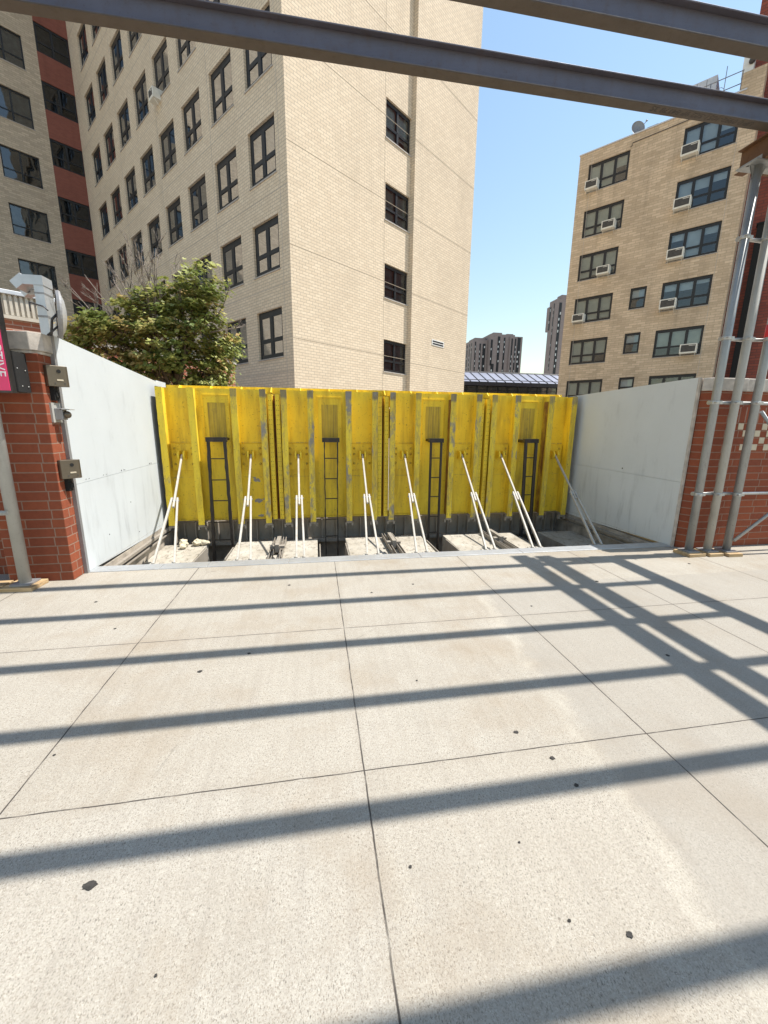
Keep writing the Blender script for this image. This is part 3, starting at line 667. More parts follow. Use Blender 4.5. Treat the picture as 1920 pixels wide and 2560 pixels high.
for k, (y, l) in enumerate(zip(bys, bl)):
    bm = ibeam((-4.2, y), (6.02, y), BZ, BZ+.20, .105, M_BEAM, 'steel_beam', l, 'beam', 'overhead steel beams')
    if k == 0:
        def under(x, y_): return Matrix(((-1, 0, 0, x), (0, 1, 0, y_), (0, 0, -1, BZ-.0012), (0, 0, 0, 1)))
        text_mesh('stamp_lettering', 'UP 0 0992-1051-502 9P 84178 3S', .085, M_STAMP, under(4.42, 4.062), bm, .0006)
        text_mesh('stamp_lettering', 'KB M', .11, M_STAMP, Matrix(((1, 0, 0, -2.55), (0, -1, 0, 4.14), (0, 0, -1, BZ-.0012), (0, 0, 0, 1))), bm, .0006)

# ---------------------------------------------------------------- pink sign, intercoms, mirror on the left pier
q = thing('street_sign', 'pink and white upright sign reading ACTIVE on a dark frame at the left edge', 'sign', (-2.85, 4.1, 1.85))
MB().box(-3.16, -2.563, 4.06, 4.125, 1.835, 2.63).build('sign_frame', M_DKG, q)
MB().box(-3.155, -2.568, 4.052, 4.059, 1.85, 2.44).build('pink_face', M_PINK, q); MB().box(-3.155, -2.568, 4.052, 4.059, 2.441, 2.62).build('white_face', M_WHITE, q)
text_mesh('sign_lettering', 'ACTIVE', .105, M_WHITE, Matrix(((0, 1, 0, -2.650), (0, 0, -1, 4.0505), (-1, 0, 0, 2.31), (0, 0, 0, 1))), q)
MB().prism([(-2.66, 4.126), (-2.575, 4.126), (-2.585, 4.348), (-2.68, 4.348)], 1.85, 2.19).build('wall_bracket', M_BLACK, q)
s = MB()
for y, z in ((4.2, 2.05), (4.3, 2.04), (4.23, 1.9), (4.31, 1.9)): s.sphere((-2.578, y, z), .006, 6, 4)
s.build('screw', M_CLAMP, q)
def intercom(z0, z1, y0, lab):
    q = thing('intercom_box', lab, 'intercom', (-2.45, y0+.12, z0), 'intercom boxes on the left pier')
    MB().prism([(-2.486, y0), (-2.455, y0-.01), (-2.35, y0+.10), (-2.35, y0+.125), (-2.486, y0+.125)], z0, z1).build('housing', M_SS, q, bevel=.004)
    a = Vector((-2.455, y0-.01, 0)); b = Vector((-2.35, y0+.10, 0)); d = (b-a).normalized(); n_ = Vector((d.y, -d.x, 0)); zc = (z0+z1)/2
    def on(t, z, o): v = a+(b-a)*t+n_*o; return (v.x, v.y, z)
    MB().tube([on(.6, z1-.05, .0), on(.6, z1-.05, .004)], .017, 14, smooth=False).build('lens', M_BLACK, q)
    MB().obox(on(.62, z0+.06, .002), (d, n_, (0, 0, 1)), (.025, .002, .007)).build('button_label', M_CREAM, q)
    MB().tube([on(.35, z0+.03, .0), on(.35, z0+.03, .004)], .006, 8).tube([on(.85, z0+.03, .0), on(.85, z0+.03, .004)], .006, 8).build('screw', M_DKG, q)
intercom(1.92, 2.11, 4.40, 'upper stainless steel intercom box on the left pier corner'); intercom(1.04, 1.225, 4.38, 'lower stainless steel intercom box on the left pier corner')
for z, l in ((1.83, 'small black reader below the upper intercom box'), (.95, 'small black reader below the lower intercom box')):
    tag(MB().box(-2.486, -2.445, 4.44, 4.50, z-.04, z+.085).box(-2.445, -2.43, 4.445, 4.495, z-.01, z+.04).build('card_reader', M_BLACK, bevel=.004), l, 'card reader', 'readers on the left pier')
q = thing('door_camera', 'grey dome camera on a mounting plate between the two intercom boxes', 'camera', (-2.45, 4.47, 1.66))
MB().box(-2.487, -2.468, 4.40, 4.54, 1.585, 1.77).build('mounting_plate', M_GALV2, q); MB().box(-2.468, -2.40, 4.43, 4.51, 1.61, 1.72).build('housing', M_TRIM, q, bevel=.006)
MB().sphere((-2.385, 4.475, 1.66), .036, 14, 9).build('lens_dome', M_SS, q); MB().box(-2.42, -2.335, 4.43, 4.52, 1.705, 1.713).build('hood', M_GALV2, q)
# convex mirror, seen almost edge-on, facing the driveway
q = thing('convex_mirror', 'round traffic mirror seen from behind its edge on the left pier', 'mirror', (-2.40, 4.55, 2.39))
C_ = Vector((-2.35, 4.53, 2.575)); nrm = Vector((.86, .50, -.06)).normalized()
a1 = nrm.cross(Vector((0, 0, 1))).normalized(); a2 = nrm.cross(a1)
def disc(o, r, n=40): return [C_+nrm*o+a1*math.cos(6.2832*k/n)*r+a2*math.sin(6.2832*k/n)*r for k in range(n)]
def lathe(prof, name, mat):
    s = MB(); n = 40; rings = [disc(o, r) for o, r in prof]
    for r0, r1 in zip(rings[:-1], rings[1:]):
        for k in range(n): s.poly([r0[k], r0[(k+1) % n], r1[(k+1) % n], r1[k]], True)
    return s.build(name, mat, q)
lathe([(-.012, .001), (-.012, .195)], 'back_plate', M_MIRB); lathe([(-.02, .18), (-.02, .205), (.0, .213), (.015, .205), (.015, .19)], 'rim', M_TRIM)
lathe([(.012, .195), (.04, .13), (.053, .06), (.057, .001)], 'mirror_face', M_DUCT)
MB().obox(C_-nrm*.018, (a1, a2, nrm), (.035, .025, .006)).build('label_plate', M_DKG, q)
MB().tube([C_-nrm*.02, C_-nrm*.06+Vector((0, 0, -.05)), (-2.44, 4.52, 2.386)], .011, 8).tube([C_-nrm*.02-Vector((0, 0, .1)), (-2.46, 4.5, 2.386)], .009, 8).build('bracket_arm', M_DKG, q)

# ---------------------------------------------------------------- buildings
A_ = R(51.5); U = Vector((math.sin(A_), math.cos(A_), 0)); V = Vector((-math.cos(A_), math.sin(A_), 0)); ZZ = Vector((0, 0, 1))
def wall_open(mb, O, d, nrm_, s0, s1, z0, z1, rects, depth):
    O = Vector(O)
    def P(s_, z, o=0.): v = O+d*s_+nrm_*o; return (v.x, v.y, z)
    def sheet(S, Zc, holes):
        for i in range(len(S)-1):
            for j in range(len(Zc)-1):
                cs, cz = (S[i]+S[i+1])/2, (Zc[j]+Zc[j+1])/2
                if any(a < cs < b and c < cz < e for a, b, c, e in holes): continue
                mb.poly([P(S[i], Zc[j]), P(S[i+1], Zc[j]), P(S[i+1], Zc[j+1]), P(S[i], Zc[j+1])])
    S = sorted({s0, s1, *[round(r[0], 4) for r in rects], *[round(r[1], 4) for r in rects]}); Zc = sorted({z0, z1, *[round(r[2], 4) for r in rects], *[round(r[3], 4) for r in rects]})
    sheet([x for x in S if s0 <= x <= s1], [z for z in Zc if z0 <= z <= z1], rects)
    for a, b, c, e in rects:
        for (p_, q_) in (((a, c), (b, c)), ((b, c), (b, e)), ((b, e), (a, e)), ((a, e), (a, c))):
            mb.poly([P(*p_), P(*q_), P(*q_, -depth), P(*p_, -depth)])
def window(par, O, d, nrm_, a, b, c, e, setback, cols, hop, blind=None, fw_=.065, ledge=True, glass=None):
    O = Vector(O)
    def bx(mb, s0, s1, z0, z1, o0, o1):
        ce = O+d*((s0+s1)/2)+nrm_*((o0+o1)/2); mb.obox((ce.x, ce.y, (z0+z1)/2), (d, nrm_, ZZ), (abs(s1-s0)/2, abs(o1-o0)/2, abs(z1-z0)/2))
    o0, o1 = -setback-.06, -setback; f = MB()
    bx(f, a, b, c, c+fw_, o0, o1); bx(f, a, b, e-fw_*1.3, e, o0, o1); bx(f, a, a+fw_, c+fw_, e-fw_*1.3, o0, o1); bx(f, b-fw_, b, c+fw_, e-fw_*1.3, o0, o1)
    zi0, zi1 = c+fw_, e-fw_*1.3; mw = fw_*1.15
    for k in range(1, cols):
        x = a+(b-a)*k/cols; bx(f, x-mw/2, x+mw/2, zi0, zi1, o0+.002, o1+.012)
    if hop: bx(f, a+fw_, b-fw_, zi0+hop, zi0+hop+fw_*.85, o0+.004, o1+.004)
    fo = f.build('window', M_FR, par)
    gp = MB(); ce = o1-.018
    def P(s_, z): v = O+d*s_+nrm_*ce; return (v.x, v.y, z)
    gp.poly([P(a+.01, c+.01), P(b-.01, c+.01), P(b-.01, e-.01), P(a+.01, e-.01)]); gp.build('pane', glass or M_GL, fo)
    if blind:
        kind, drop = blind; m_ = MB()
        oo = o0-.06
        cells = range(cols)
        for k in cells:
            x0, x1 = a+(b-a)*k/cols+.03, a+(b-a)*(k+1)/cols-.03
            dz = drop if isinstance(drop, float) else drop[k % len(drop)]
            if dz <= .02: continue
            bx(m_, x0, x1, e-.05-(e-c-.1)*dz, e-.05, oo-.01, oo)
        if m_.v: m_.build('blind', kind, fo)
    if ledge:
        l_ = MB(); bx(l_, a-.03, b+.03, c-.045, c-.001, -setback, .03); l_.build('sill', M_LEDG, fo)
    return fo
def hbox(mb, O, d, n_, s0, s1, o0, o1, z0, z1):
    ce = Vector(O)+d*((s0+s1)/2)+n_*((o0+o1)/2); mb.obox((ce.x, ce.y, (z0+z1)/2), (d, n_, ZZ), (abs(s1-s0)/2, abs(o1-o0)/2, abs(z1-z0)/2)); return mb
rw = random.Random(11)
def rblind():
    r = rw.random()
    if r < .45: return (M_BL, [rw.choice((1., .72, .70, .70, .5)), rw.choice((1., .70, .70, .4))])
    if r < .52: return (M_BL2, [rw.choice((1., .7)), rw.choice((.35, .7))])
    if r < .85: return (M_CUR, [1., 1.])
    return None

# --- tan tower
C0 = Vector((-.689, 15.385, 0)); HT = 40.  # unseen upper height added so the tower keeps direct sun off the wing
tw = thing('apartment_tower', 'tall tan brick tower with dark paired windows rising behind the yellow gate', 'building', C0)
LV = 21.34; FU = 11.2; SPLIT = 6.37
frows = [2.3, 5.24, 8.23, 11.17, 14.04]
fr = [(4.76, 6.345, z-1.33, z) for z in frows]
s = MB(); wall_open(s, C0, U, -V, 0, SPLIT, 0, HT, fr, .14)
s.build('front_wall', B_TAN, tw)
s = MB()
def PU(u_, v_, z): p_ = C0+U*u_+V*v_; return (p_.x, p_.y, z)
s.poly([PU(SPLIT, -.22, 0), PU(FU, -.22, 0), PU(FU, -.22, HT), PU(SPLIT, -.22, HT)]); s.poly([PU(SPLIT, 0, 0), PU(SPLIT, -.22, 0), PU(SPLIT, -.22, HT), PU(SPLIT, 0, HT)])
s.poly([PU(FU, -.22, 0), PU(FU, LV, 0), PU(FU, LV, HT), PU(FU, -.22, HT)]); s.build('right_wall', B_TAN, tw)
lc = [1.3, 3.55, 5.81, 8.07, 10.32, 12.58, 14.84, 17.08]
rowt = [5.68+2.91*k for k in range(-1, 7)]
lr = [(x*1.1-.825, x*1.1+.825, z-1.68, z) for x in lc for z in rowt]
s = MB(); wall_open(s, C0, V, -U, 0, LV, 0, HT, lr, .14); s.build('left_wall', B_TAN, tw)
s = MB()
for k in range(9): hbox(s, C0, V, -U, 0.0, LV, -.002, .004, 3.45+2.91*k, 3.465+2.91*k)
for x in (.42, 4.9, 9.8, 14.8): hbox(s, C0, V, -U, x, x+.014, .0, .0035, 0, HT)
s.build('expansion_joint', M_LEDG, tw)
s = MB()
for z in (4.55, 7.5, 10.5, 13.4, 16.3): hbox(s, C0, U, -V, 0.0, SPLIT, .0, .003, z, z+.02); hbox(s, C0, U, -V, SPLIT+.002, FU, .22, .223, z-.15, z-.13)
hbox(s, C0, U, -V, 4.70, 4.712, .0, .0035, 0, HT)
s.build('joint_line', M_JNT, tw)
for i, (a, b, c, e) in enumerate(fr[1:5]): window(tw, C0, U, -V, a, b, c, e, .08, 2, .32, fw_=.10, blind= [(M_CUR, [1., .98]), (M_CUR, 1.), (M_BL, [1., .98]), (M_BL2, [.98, .75])][i])
for a, b, c, e in lr:
    if c > 22 and a > 14: continue
    window(tw, C0, V, -U, a, b, c, e, .09, 2, .42, rblind(), fw_=.165, glass=M_GLT)
s = MB(); hbox(s, C0, U, -V, 8.0, 9.05, .22, .24, 5.43, 5.70).build('vent_frame', M_CAMW, tw)
s = MB(); [hbox(s, C0, U, -V, 8.06, 8.99, .235, .243, z, z+.07) for z in (5.47, 5.58)]; s.build('vent_slot', M_BLACK, tw)
# wing beyond the inner corner
W0 = C0+V*LV
red = [(-1.62, 0., z-1.42, z) for z in (6.35, 9.3, 12.2, 15.1, 18.13, 21.0, 23.8)]
tan = [(-4.02, -2.27, z-1.62, z) for z in (5.2, 8.1, 11.0, 13.9, 16.8, 19.82, 22.7, 25.6)]+[(-6.95, -5.2, z-1.62, z) for z in (5.2, 8.1, 11.0, 13.9, 16.8, 19.82, 22.7)]
s = MB(); wall_open(s, W0, U, -V, -16, -1.62, 0, HT, tan, .14); s.build('wing_wall', B_WING, tw)
s = MB(); wall_open(s, W0, U, -V, -1.62, 0, 0, HT, red, .10); s.build('spandrel_wall', B_RED, tw)
for a, b, c, e in red: window(tw, W0, U, -V, a+.01, b-.01, c, e, .05, 2, .4, (M_CUR, [rw.choice((1., .7)), rw.choice((1., .7))]), ledge=False, fw_=.09, glass=M_GLT)
for i, (a, b, c, e) in enumerate(tan):
    bl_ = (M_CUR, [.55, 1.]) if i != 4 else (M_BLACK, .72)
    window(tw, W0, U, -V, a, b, c, e, .08, 2, .42, bl_)
s = MB(); s.poly([PU(0, 0, HT), PU(FU, -.22, HT), PU(FU, LV+9, HT), PU(0, LV+9, HT)]); s.poly([PU(-16, LV, HT), PU(0, LV, HT), PU(0, LV+9, HT), PU(-16, LV+9, HT)]); s.build('roof', M_ROOF, tw)
s = MB(); s.poly([PU(FU, LV, 0), PU(FU, LV+9, 0), PU(FU, LV+9, HT), PU(FU, LV, HT)]); s.poly([PU(-16, LV+9, 0), PU(FU, LV+9, 0), PU(FU, LV+9, HT), PU(-16, LV+9, HT)]); s.poly([PU(-16, LV, 0), PU(-16, LV+9, 0), PU(-16, LV+9, HT), PU(-16, LV, HT)]); s.build('rear_wall', B_TAN, tw)

# --- air conditioner prototype, built facing -u at origin of direction d
def aircon(O, d, n_, s_, z, lab, wd=.82, ht=.54, dp=.42):
    ce = Vector(O)+d*s_; q = thing('air_conditioner', lab, 'air conditioner', (ce.x, ce.y, z), 'window air conditioners')
    m_ = hbox(MB(), O, d, n_, s_-wd/2, s_+wd/2, -.12, dp, z, z+ht); m_.build('casing', M_AC, q, bevel=.015)
    g_ = hbox(MB(), O, d, n_, s_-wd/2+.07, s_+wd/2-.07, dp+.001, dp+.008, z+.1, z+ht-.06); go = g_.build('grille', M_ACG, q)
    hbox(MB(), O, d, n_, s_-wd/2+.1, s_-.02, dp+.009, dp+.012, z+ht-.13, z+ht-.10).build('badge_strip', M_AC, go)
    for e_ in (-1, 1):
        b_ = MB(); p0 = Vector(O)+d*(s_+e_*wd*.42)+n_*(dp-.04); p1 = Vector(O)+d*(s_+e_*wd*.42)+n_*.02
        b_.tube([(p0.x, p0.y, z), (p1.x, p1.y, z-.28)], .012, 6); b_.build('strut', M_AC, q)
acl = C0+V*(5.81*1.1)
aircon(C0, V, -U, 8.07*1.1+.45, rowt[5]-1.86, 'white window air conditioner high on the shaded side of the tan tower', .5, .40, .34)

# --- right building
RB = Vector((19.112, 30.508, 0)); RH = 20.4
rb = thing('apartment_block', 'six storey mottled tan brick block with triple windows on the right', 'building', RB)
rz = [19.63, 16.76, 13.9, 10.95, 8.02, 5.08]
wr = [(-3.22, -.66, z-1.75, z) for z in rz]+[(-8.78, -6.16, z-1.75, z) for z in rz]; sm_ = [(-5.28, -4.31, z-1.36, z-.0) for z in (10.98, 8.06, 5.10)]
s = MB(); wall_open(s, RB, V, -U, -9.62, 0, 0, RH, wr+sm_, .14)
def RP(v_, u_, z): p_ = RB+V*v_+U*u_; return (p_.x, p_.y, z)
s.poly([RP(0, 0, 0), RP(0, 14, 0), RP(0, 14, RH), RP(0, 0, RH)]); s.poly([RP(-9.62, 0, 0), RP(-9.62, 14, 0), RP(-9.62, 14, RH), RP(-9.62, 0, RH)]); s.poly([RP(-9.62, 14, 0), RP(0, 14, 0), RP(0, 14, RH), RP(-9.62, 14, RH)])
s.build('wall', B_TAN2, rb)
s = MB(); s.poly([RP(0, 0, RH-.3), RP(0, 14, RH-.3), RP(-9.62, 14, RH-.3), RP(-9.62, 0, RH-.3)]); s.build('roof', M_ROOF, rb)
hbox(MB(), RB, V, -U, -8.9, .05, -.3, .05, RH, RH+.07).build('coping', M_COP, rb)
hbox(MB(), RB, V, -U, -9.62, -8.6, -1., -.01, RH+.0, RH+.9).build('parapet_step', B_TAN2, rb)
s = MB(); hbox(s, RB, V, -U, -.85, -.83, 0, .004, 0, RH); hbox(s, RB, V, -U, -8.84, -8.82, 0, .004, 0, RH); s.build('wall_joint', M_LEDG, rb)
cb = MB().tube([RP(-3.2, -.03, 19.75), RP(-3.3, -.03, 19.8), RP(-3.3, -.03, 19.95), RP(-8.6, -.03, 20.05)], .02, 6); cb.build('roof_cable', M_DKG, rb)
bls = [(M_BLC, [1., 1., .4]), (M_BLC, [.9, .95, .7]), (M_BLC, [.9, .85, .8]), (M_BLC, [1., .9, .9]), (M_BLC, [.95, .9, .6]), (M_BLC, [.9, .6, .6]),
       (M_BL2, [.8, 1., .45]), (M_BL2, [.5, .4, .3]), (M_BL2, [.3, 1., .3]), (M_BL2, [.3, .35, .2]), (M_BLC, [.6, .7, .6]), (M_CUR, [1., 1., 1.])]
for i, (a, b, c, e) in enumerate(wr):
    d_ = bls[i]; window(rb, RB, V, -U, a, b, c, e, .08, 3, .42, (d_[0], d_[1][::-1]), fw_=.14)
for a, b, c, e in sm_: window(rb, RB, V, -U, a, b, c, e, .08, 1, .5, (M_BL2, .5), fw_=.12)
fl_ = ['top floor', 'fifth floor', 'fourth floor', 'third floor', 'second floor']
for k in range(4):
    aircon(RB, V, -U, (-1.05, -2.45, -2.45, -1.1)[k], rz[k]-1.70, 'beige air conditioner in the %s window of the left column on the right block' % fl_[k])
for k in range(5):
    aircon(RB, V, -U, (-6.62, -6.62, -6.65, -6.65, -8.15)[k], rz[k]-1.70, 'beige air conditioner in the %s window of the right column on the right block' % fl_[k], .9, .58)
# rooftop
q = thing('satellite_dish', 'grey satellite dish on the roof edge of the right block', 'satellite dish', RP(-3.4, .5, RH))
c_ = Vector(RP(-3.35, .5, 20.95)); dn = Vector((-.2, -.95, .12)).normalized(); e1 = dn.cross(ZZ).normalized(); e2 = dn.cross(e1)
s = MB(); pr = [(0, .001), (.02, .18), (.07, .36), (.1, .43)]
rings = [[c_+dn*o+e1*math.cos(.2618*k)*r+e2*math.sin(.2618*k)*r for k in range(24)] for o, r in pr]
for r0, r1 in zip(rings[:-1], rings[1:]):
    for k in range(24): s.poly([r0[k], r0[(k+1) % 24], r1[(k+1) % 24], r1[k]], True)
s.build('dish', M_TRIM, q); MB().tube([c_, c_+dn*-.05-ZZ*.25, RP(-3.4, .5, RH-.3)], .03, 8).build('mast', M_TRIM, q); MB().tube([c_-ZZ*.3, c_+dn*.5+e1*-.3+ZZ*.1], .02, 6).sphere(c_+dn*.5+e1*-.3+ZZ*.1, .06, 8, 6).build('feed_arm', M_TRIM, q)
s = hbox(MB(), RB, V, U, -4.5, -4.05, .4, .8, RH-.3, RH+.22); hbox(s, RB, V, U, -4.58, -3.97, .33, .87, RH+.22, RH+.3); tag(s.build('roof_vent', M_DKG), 'small dark vent box on the roof right of the dish', 'vent')
q = thing('roof_bulkhead', 'pale metal equipment housing on the roof of the right block', 'roof housing', RP(-6.2, 2.5, RH)); hbox(MB(), RB, V, U, -7.2, -5.7, 1.6, 3.6, RH-.3, 22.75).build('cladding', M_COP, q); s = MB(); [hbox(s, RB, V, U, x, x+.02, 1.59, 1.60, RH-.3, 22.7) for x in (-6.2, -6.7)]; s.build('cladding_joint', M_DKG, q)
q = thing('roof_railing', 'thin grey pipe railing along the roof edge of the right block', 'railing', RP(-7.3, .3, RH))
for z in (21.0, 21.62): MB().tube([RP(-5.6, .3, z), RP(-8.6, .3, z)], .025, 6).build('rail', M_TRIM, q)
for x in (-5.7, -7.1, -8.55): MB().tube([RP(x, .3, RH-.3), RP(x, .3, 21.64)], .028, 6).build('railing_post', M_TRIM, q)
s = MB().tube([RP(-7.75, .5, RH-.3), RP(-7.75, .5, 22.3)], .022, 6); s.tube([RP(-7.5+.3*math.cos(t*.5), .5, 21.0+.35*math.sin(t*.5)) for t in range(10)], .012, 6); tag(s.build('roof_antenna', M_TRIM), 'thin whip antenna with a loose cable loop on the right block roof', 'antenna')
# red tower behind
rt_ = thing('red_brick_tower', 'dark red brick tower at the right edge rising above the tan block', 'building', RP(-12, 4, 0))
s = MB(); hbox(s, RB, V, U, -26, -8.75, 1.5, 12, 0, 34); s.build('wall', B_RED2, rt_)
s = MB(); [hbox(s, RB, V, U, x, x+.03, 1.495, 1.501, 0, 34) for x in (-10.9, -12.8)]; s.build('wall_joint', M_LEDG, rt_)
s = hbox(MB(), RB, V, U, -10.98, -10.42, 1.0, 1.49, 0, 13.5); hbox(s, RB, V, U, -11.03, -10.37, .95, 1.492, 13.5, 13.6); tag(s.build('duct_stack', M_BLACK), 'tall black metal duct running up the red brick tower', 'duct')
q = thing('security_camera', 'white box and camera mounted on the corner of the red tower', 'camera', RP(-8.7, 1.2, 22)); hbox(MB(), RB, V, U, -8.95, -8.45, .8, 1.49, 21.55, 22.6).build('housing', M_CAMW, q); MB().sphere(RP(-8.85, .75, 22.2), .16, 10, 7).build('lens', M_DKG, q)

# --- annex, duct, low red wall
AP = Vector((-6.45, 11.0, 0))
q = thing('annex_building', 'low brick annex with beige corrugated band at the left edge', 'building', AP)
hbox(MB(), AP, U, V, -9, .62, 0, 6, 0, 3.86).build('brickwork', B_ANX, q)
s = MB(); x = -6.
while x < .6: hbox(s, AP, U, V, x, x+.05, -.045, -.001, 3.88, 4.30); x += .092
hbox(s, AP, U, V, -9, .6, 0., 5.9, 3.861, 4.30); s.build('corrugated_band', M_CORR, q); hbox(MB(), AP, U, V, -9, .6, -.06, .05, 3.80, 3.872).build('band_base', M_CORR, q)
hbox(MB(), AP, U, V, -9, .64, -.09, 6., 4.301, 4.39).build('coping', M_COP, q, bevel=.01)
q = thing('garden_wall', 'low red brick wall half hidden behind the maple tree', 'wall', AP+U*4); hbox(MB(), AP, U, V, .64, 5.2, .3, .7, 0, 3.45).build('brickwork', B_ANX, q); hbox(MB(), AP, U, V, .64, 5.25, .25, .75, 3.451, 3.55).build('stone_cap', M_CAP, q)
q = thing('vent_duct', 'shiny sheet metal vent duct with a bent top above the left pier', 'duct', (-5.4, 10, 0))
s = MB().box(-5.50, -5.33, 9.85, 10.15, 0, 4.26); s.build('riser', M_DUCT, q); MB().box(-5.68, -5.32, 9.84, 10.16, 4.262, 4.44).build('elbow', M_DUCT, q)
MB().bar((-5.66, 10, 4.40), (-5.86, 10, 4.24), .31, .17).build('spout', M_DUCT, q); MB().bar((-5.78, 10.25, 4.25), (-5.90, 10.25, 4.16), .2, .12).box(-5.78, -5.5, 10.15, 10.32, 4.15, 4.25).build('second_spout', M_DUCT, q)
MB().box(-5.505, -5.325, 9.845, 10.155, 3.66, 3.70).box(-5.505, -5.325, 9.845, 10.155, 4.1, 4.13).build('flange_joint', M_TRIM, q)
tag(MB().tube([(-5.6, 9.8, 3.92), (-5.36, 9.8, 3.86), (-5.28, 9.8, 3.78)], .014, 6).tube([(-5.6, 9.8, 3.92), (-5.6, 9.8, 3.75)], .01, 6).build('wire_bracket', M_DKG), 'thin dark wire bracket in front of the vent duct', 'bracket')

# --- low glazed building with standing seam roof
q = thing('pavilion', 'low dark glazed pavilion with a pale standing seam metal roof between the blocks', 'building', (21, 47, 0))
s = MB(); ye, yr, ze, zr = 45., 48.2, 6.47, 7.86
s.poly([(8, ye, ze), (40, ye, ze), (40, yr, zr), (8, yr, zr)]); s.poly([(8, ye, ze-.02), (8, yr, zr-.02), (40, yr, zr-.02), (40, ye, ze-.02)]); s.poly([(8, yr, zr), (40, yr, zr), (40, yr+3, ze), (8, yr+3, ze)]); s.build('roof', M_STRM, q)
s = MB(); x = 8.
sl_ = Vector((0, yr-ye, zr-ze)).normalized()
while x < 40: s.bar((x, ye, ze+.03), (x, yr, zr+.03), .09, .07); x += 1.05
s.bar((8, ye+.55, ze+.27), (40, ye+.55, ze+.27), .06, .05); s.build('roof_seam', M_SEAM, q); MB().box(8, 40, yr-.1, yr+.1, zr+.02, zr+.10).build('ridge_cap', M_COP, q)
MB().box(8, 40, ye-.06, ye+.1, ze-.42, ze-.03).build('gutter', M_SEAM, q)
s = MB(); x = 8.4
while x < 40: s.box(x-.07, x+.07, ye+.3, ye+.45, 0, ze-.4); x += 1.25
s.box(8, 40, ye+.32, ye+.43, 5.55, 5.62); s.build('mullion', M_FR, q); MB().poly([(8, ye+.4, 0), (40, ye+.4, 0), (40, ye+.4, ze-.4), (8, ye+.4, ze-.4)]).build('glazing', M_GL, q); MB().box(8, 40, ye+2.2, ye+2.3, 0, 5.0).build('inner_wall', M_CUR, q); s = MB(); rg = random.Random(4)
for k in range(14): x = 9+k*2.2+rg.uniform(0, .8); s.box(x, x+rg.uniform(.4, 1.1), ye+2.1, ye+2.19, 4.0, 5.0+rg.uniform(.1, .5))
s.build('far_window', M_BL2, q); MB().poly([(8, ye+.4, ze-.05), (40, ye+.4, ze-.05), (40, yr+2.9, ze-.05), (8, yr+2.9, ze-.05)]).build('ceiling', M_SEAM, q); MB().box(8, 40, yr+2.8, yr+3, 0, ze-.06).build('rear_wall', M_CUR, q)
# --- far brown high rises
def hirise(lab, vols, strips):
    q = thing('high_rise', lab, 'tower block', (vols[0][0], vols[0][2], 0), 'brown tower blocks in the distance')
    for v_ in vols: MB().box(*v_).build('wall', M_HI, q)
    rg = random.Random(8)
    for (ax, p0, p1, fix, z0, z1) in strips:
        s = MB(); l_ = MB(); z = z0
        if ax == 'x': s.box(p0, p1, fix-.15, fix-.02, z0, z1)
        else: s.box(fix-.15, fix-.02, p0, p1, z0, z1)
        o_ = s.build('window_strip', M_FR, q)
        while z < z1-1.5:
            if rg.random() < .55:
                a = p0+(p1-p0)*rg.choice((.12, .5)); b = a+(p1-p0)*.36
                l_ = MB()
                if ax == 'x': l_.box(a, b, fix-.2, fix-.16, z+.5, z+1.7)
                else: l_.box(fix-.2, fix-.16, a, b, z+.5, z+1.7)
                l_.build('window_blind', M_BL2, o_)
            z += 2.8
    return q
hirise('cluster of brown tower blocks far away behind the pavilion', [(97.2, 106.6, 250, 264, 0, 53.3), (99.2, 106.4, 253, 263, 53.3, 54.9), (106.8, 122.8, 247, 262, 0, 56.3), (109.5, 115.2, 249, 258, 56.3, 57.6), (119.3, 127.5, 246, 262, 0, 55.2), (118.3, 122.6, 249, 258, 55.2, 57.2)],
       [('x', 98.3, 99., 250, 20, 52), ('x', 101.3, 102.2, 250, 20, 51), ('x', 103.4, 105.2, 250, 20, 51), ('y', 252, 253, 97.2, 20, 51.5), ('y', 255.5, 256.5, 97.2, 20, 51.5), ('y', 259.5, 260.7, 97.2, 20, 51.5), ('x', 107.3, 108.5, 247, 38, 53), ('x', 111.7, 113.2, 247, 20, 55), ('x', 115.6, 116.6, 247, 20, 54.5), ('x', 120.2, 121.1, 246, 20, 54), ('x', 122.4, 123.3, 246, 20, 54), ('x', 124.2, 126.2, 246, 20, 54.6), ('x', 108., 110., 247, 20, 39)])
hirise('single brown high rise partly hidden by the left edge of the tan block', [(120.3, 140, 200, 206.2, 0, 63.7), (120.9, 134, 206.2, 209.5, 50, 61.8), (124, 138, 202, 206, 63.7, 66.3)],
       [('y', 201.6, 202.1, 120.3, 30, 62), ('y', 204.5, 205.6, 120.3, 50, 61), ('x', 121.8, 123.2, 200, 28, 62)])

# ---------------------------------------------------------------- maple tree
tr = thing('maple_tree', 'bushy green maple with yellowing leaves and bare dead twigs behind the left panel', 'tree', (-3.3, 10.6, 0))
rg = random.Random(21)
s = MB(); tw_ = MB()
base = Vector((-3.25, 10.6, 0))
s.tube([base, base+Vector((.03, 0, .9)), base+Vector((-.02, .02, 1.7)), base+Vector((.02, 0, 2.4))], [.17, .14, .125, .115], 10)
blobs = [(-4.75, 3.30, .50), (-4.35, 3.62, .55), (-3.9, 3.75, .62), (-4.1, 3.05, .65), (-3.35, 4.35, .50), (-3.0, 4.15, .62), (-2.45, 4.50, .52), (-2.35, 4.1, .46), (-2.75, 3.7, .55), (-2.2, 3.55, .42), (-3.3, 3.35, .7), (-2.5, 3.05, .62), (-3.5, 2.75, .65), (-2.75, 2.5, .55), (-4.5, 2.75, .5), (-2.1, 3.2, .32), (-2.35, 2.55, .4), (-2.15, 2.85, .3), (-4.95, 3.1, .3), (-3.65, 4.05, .4)]
ends = []
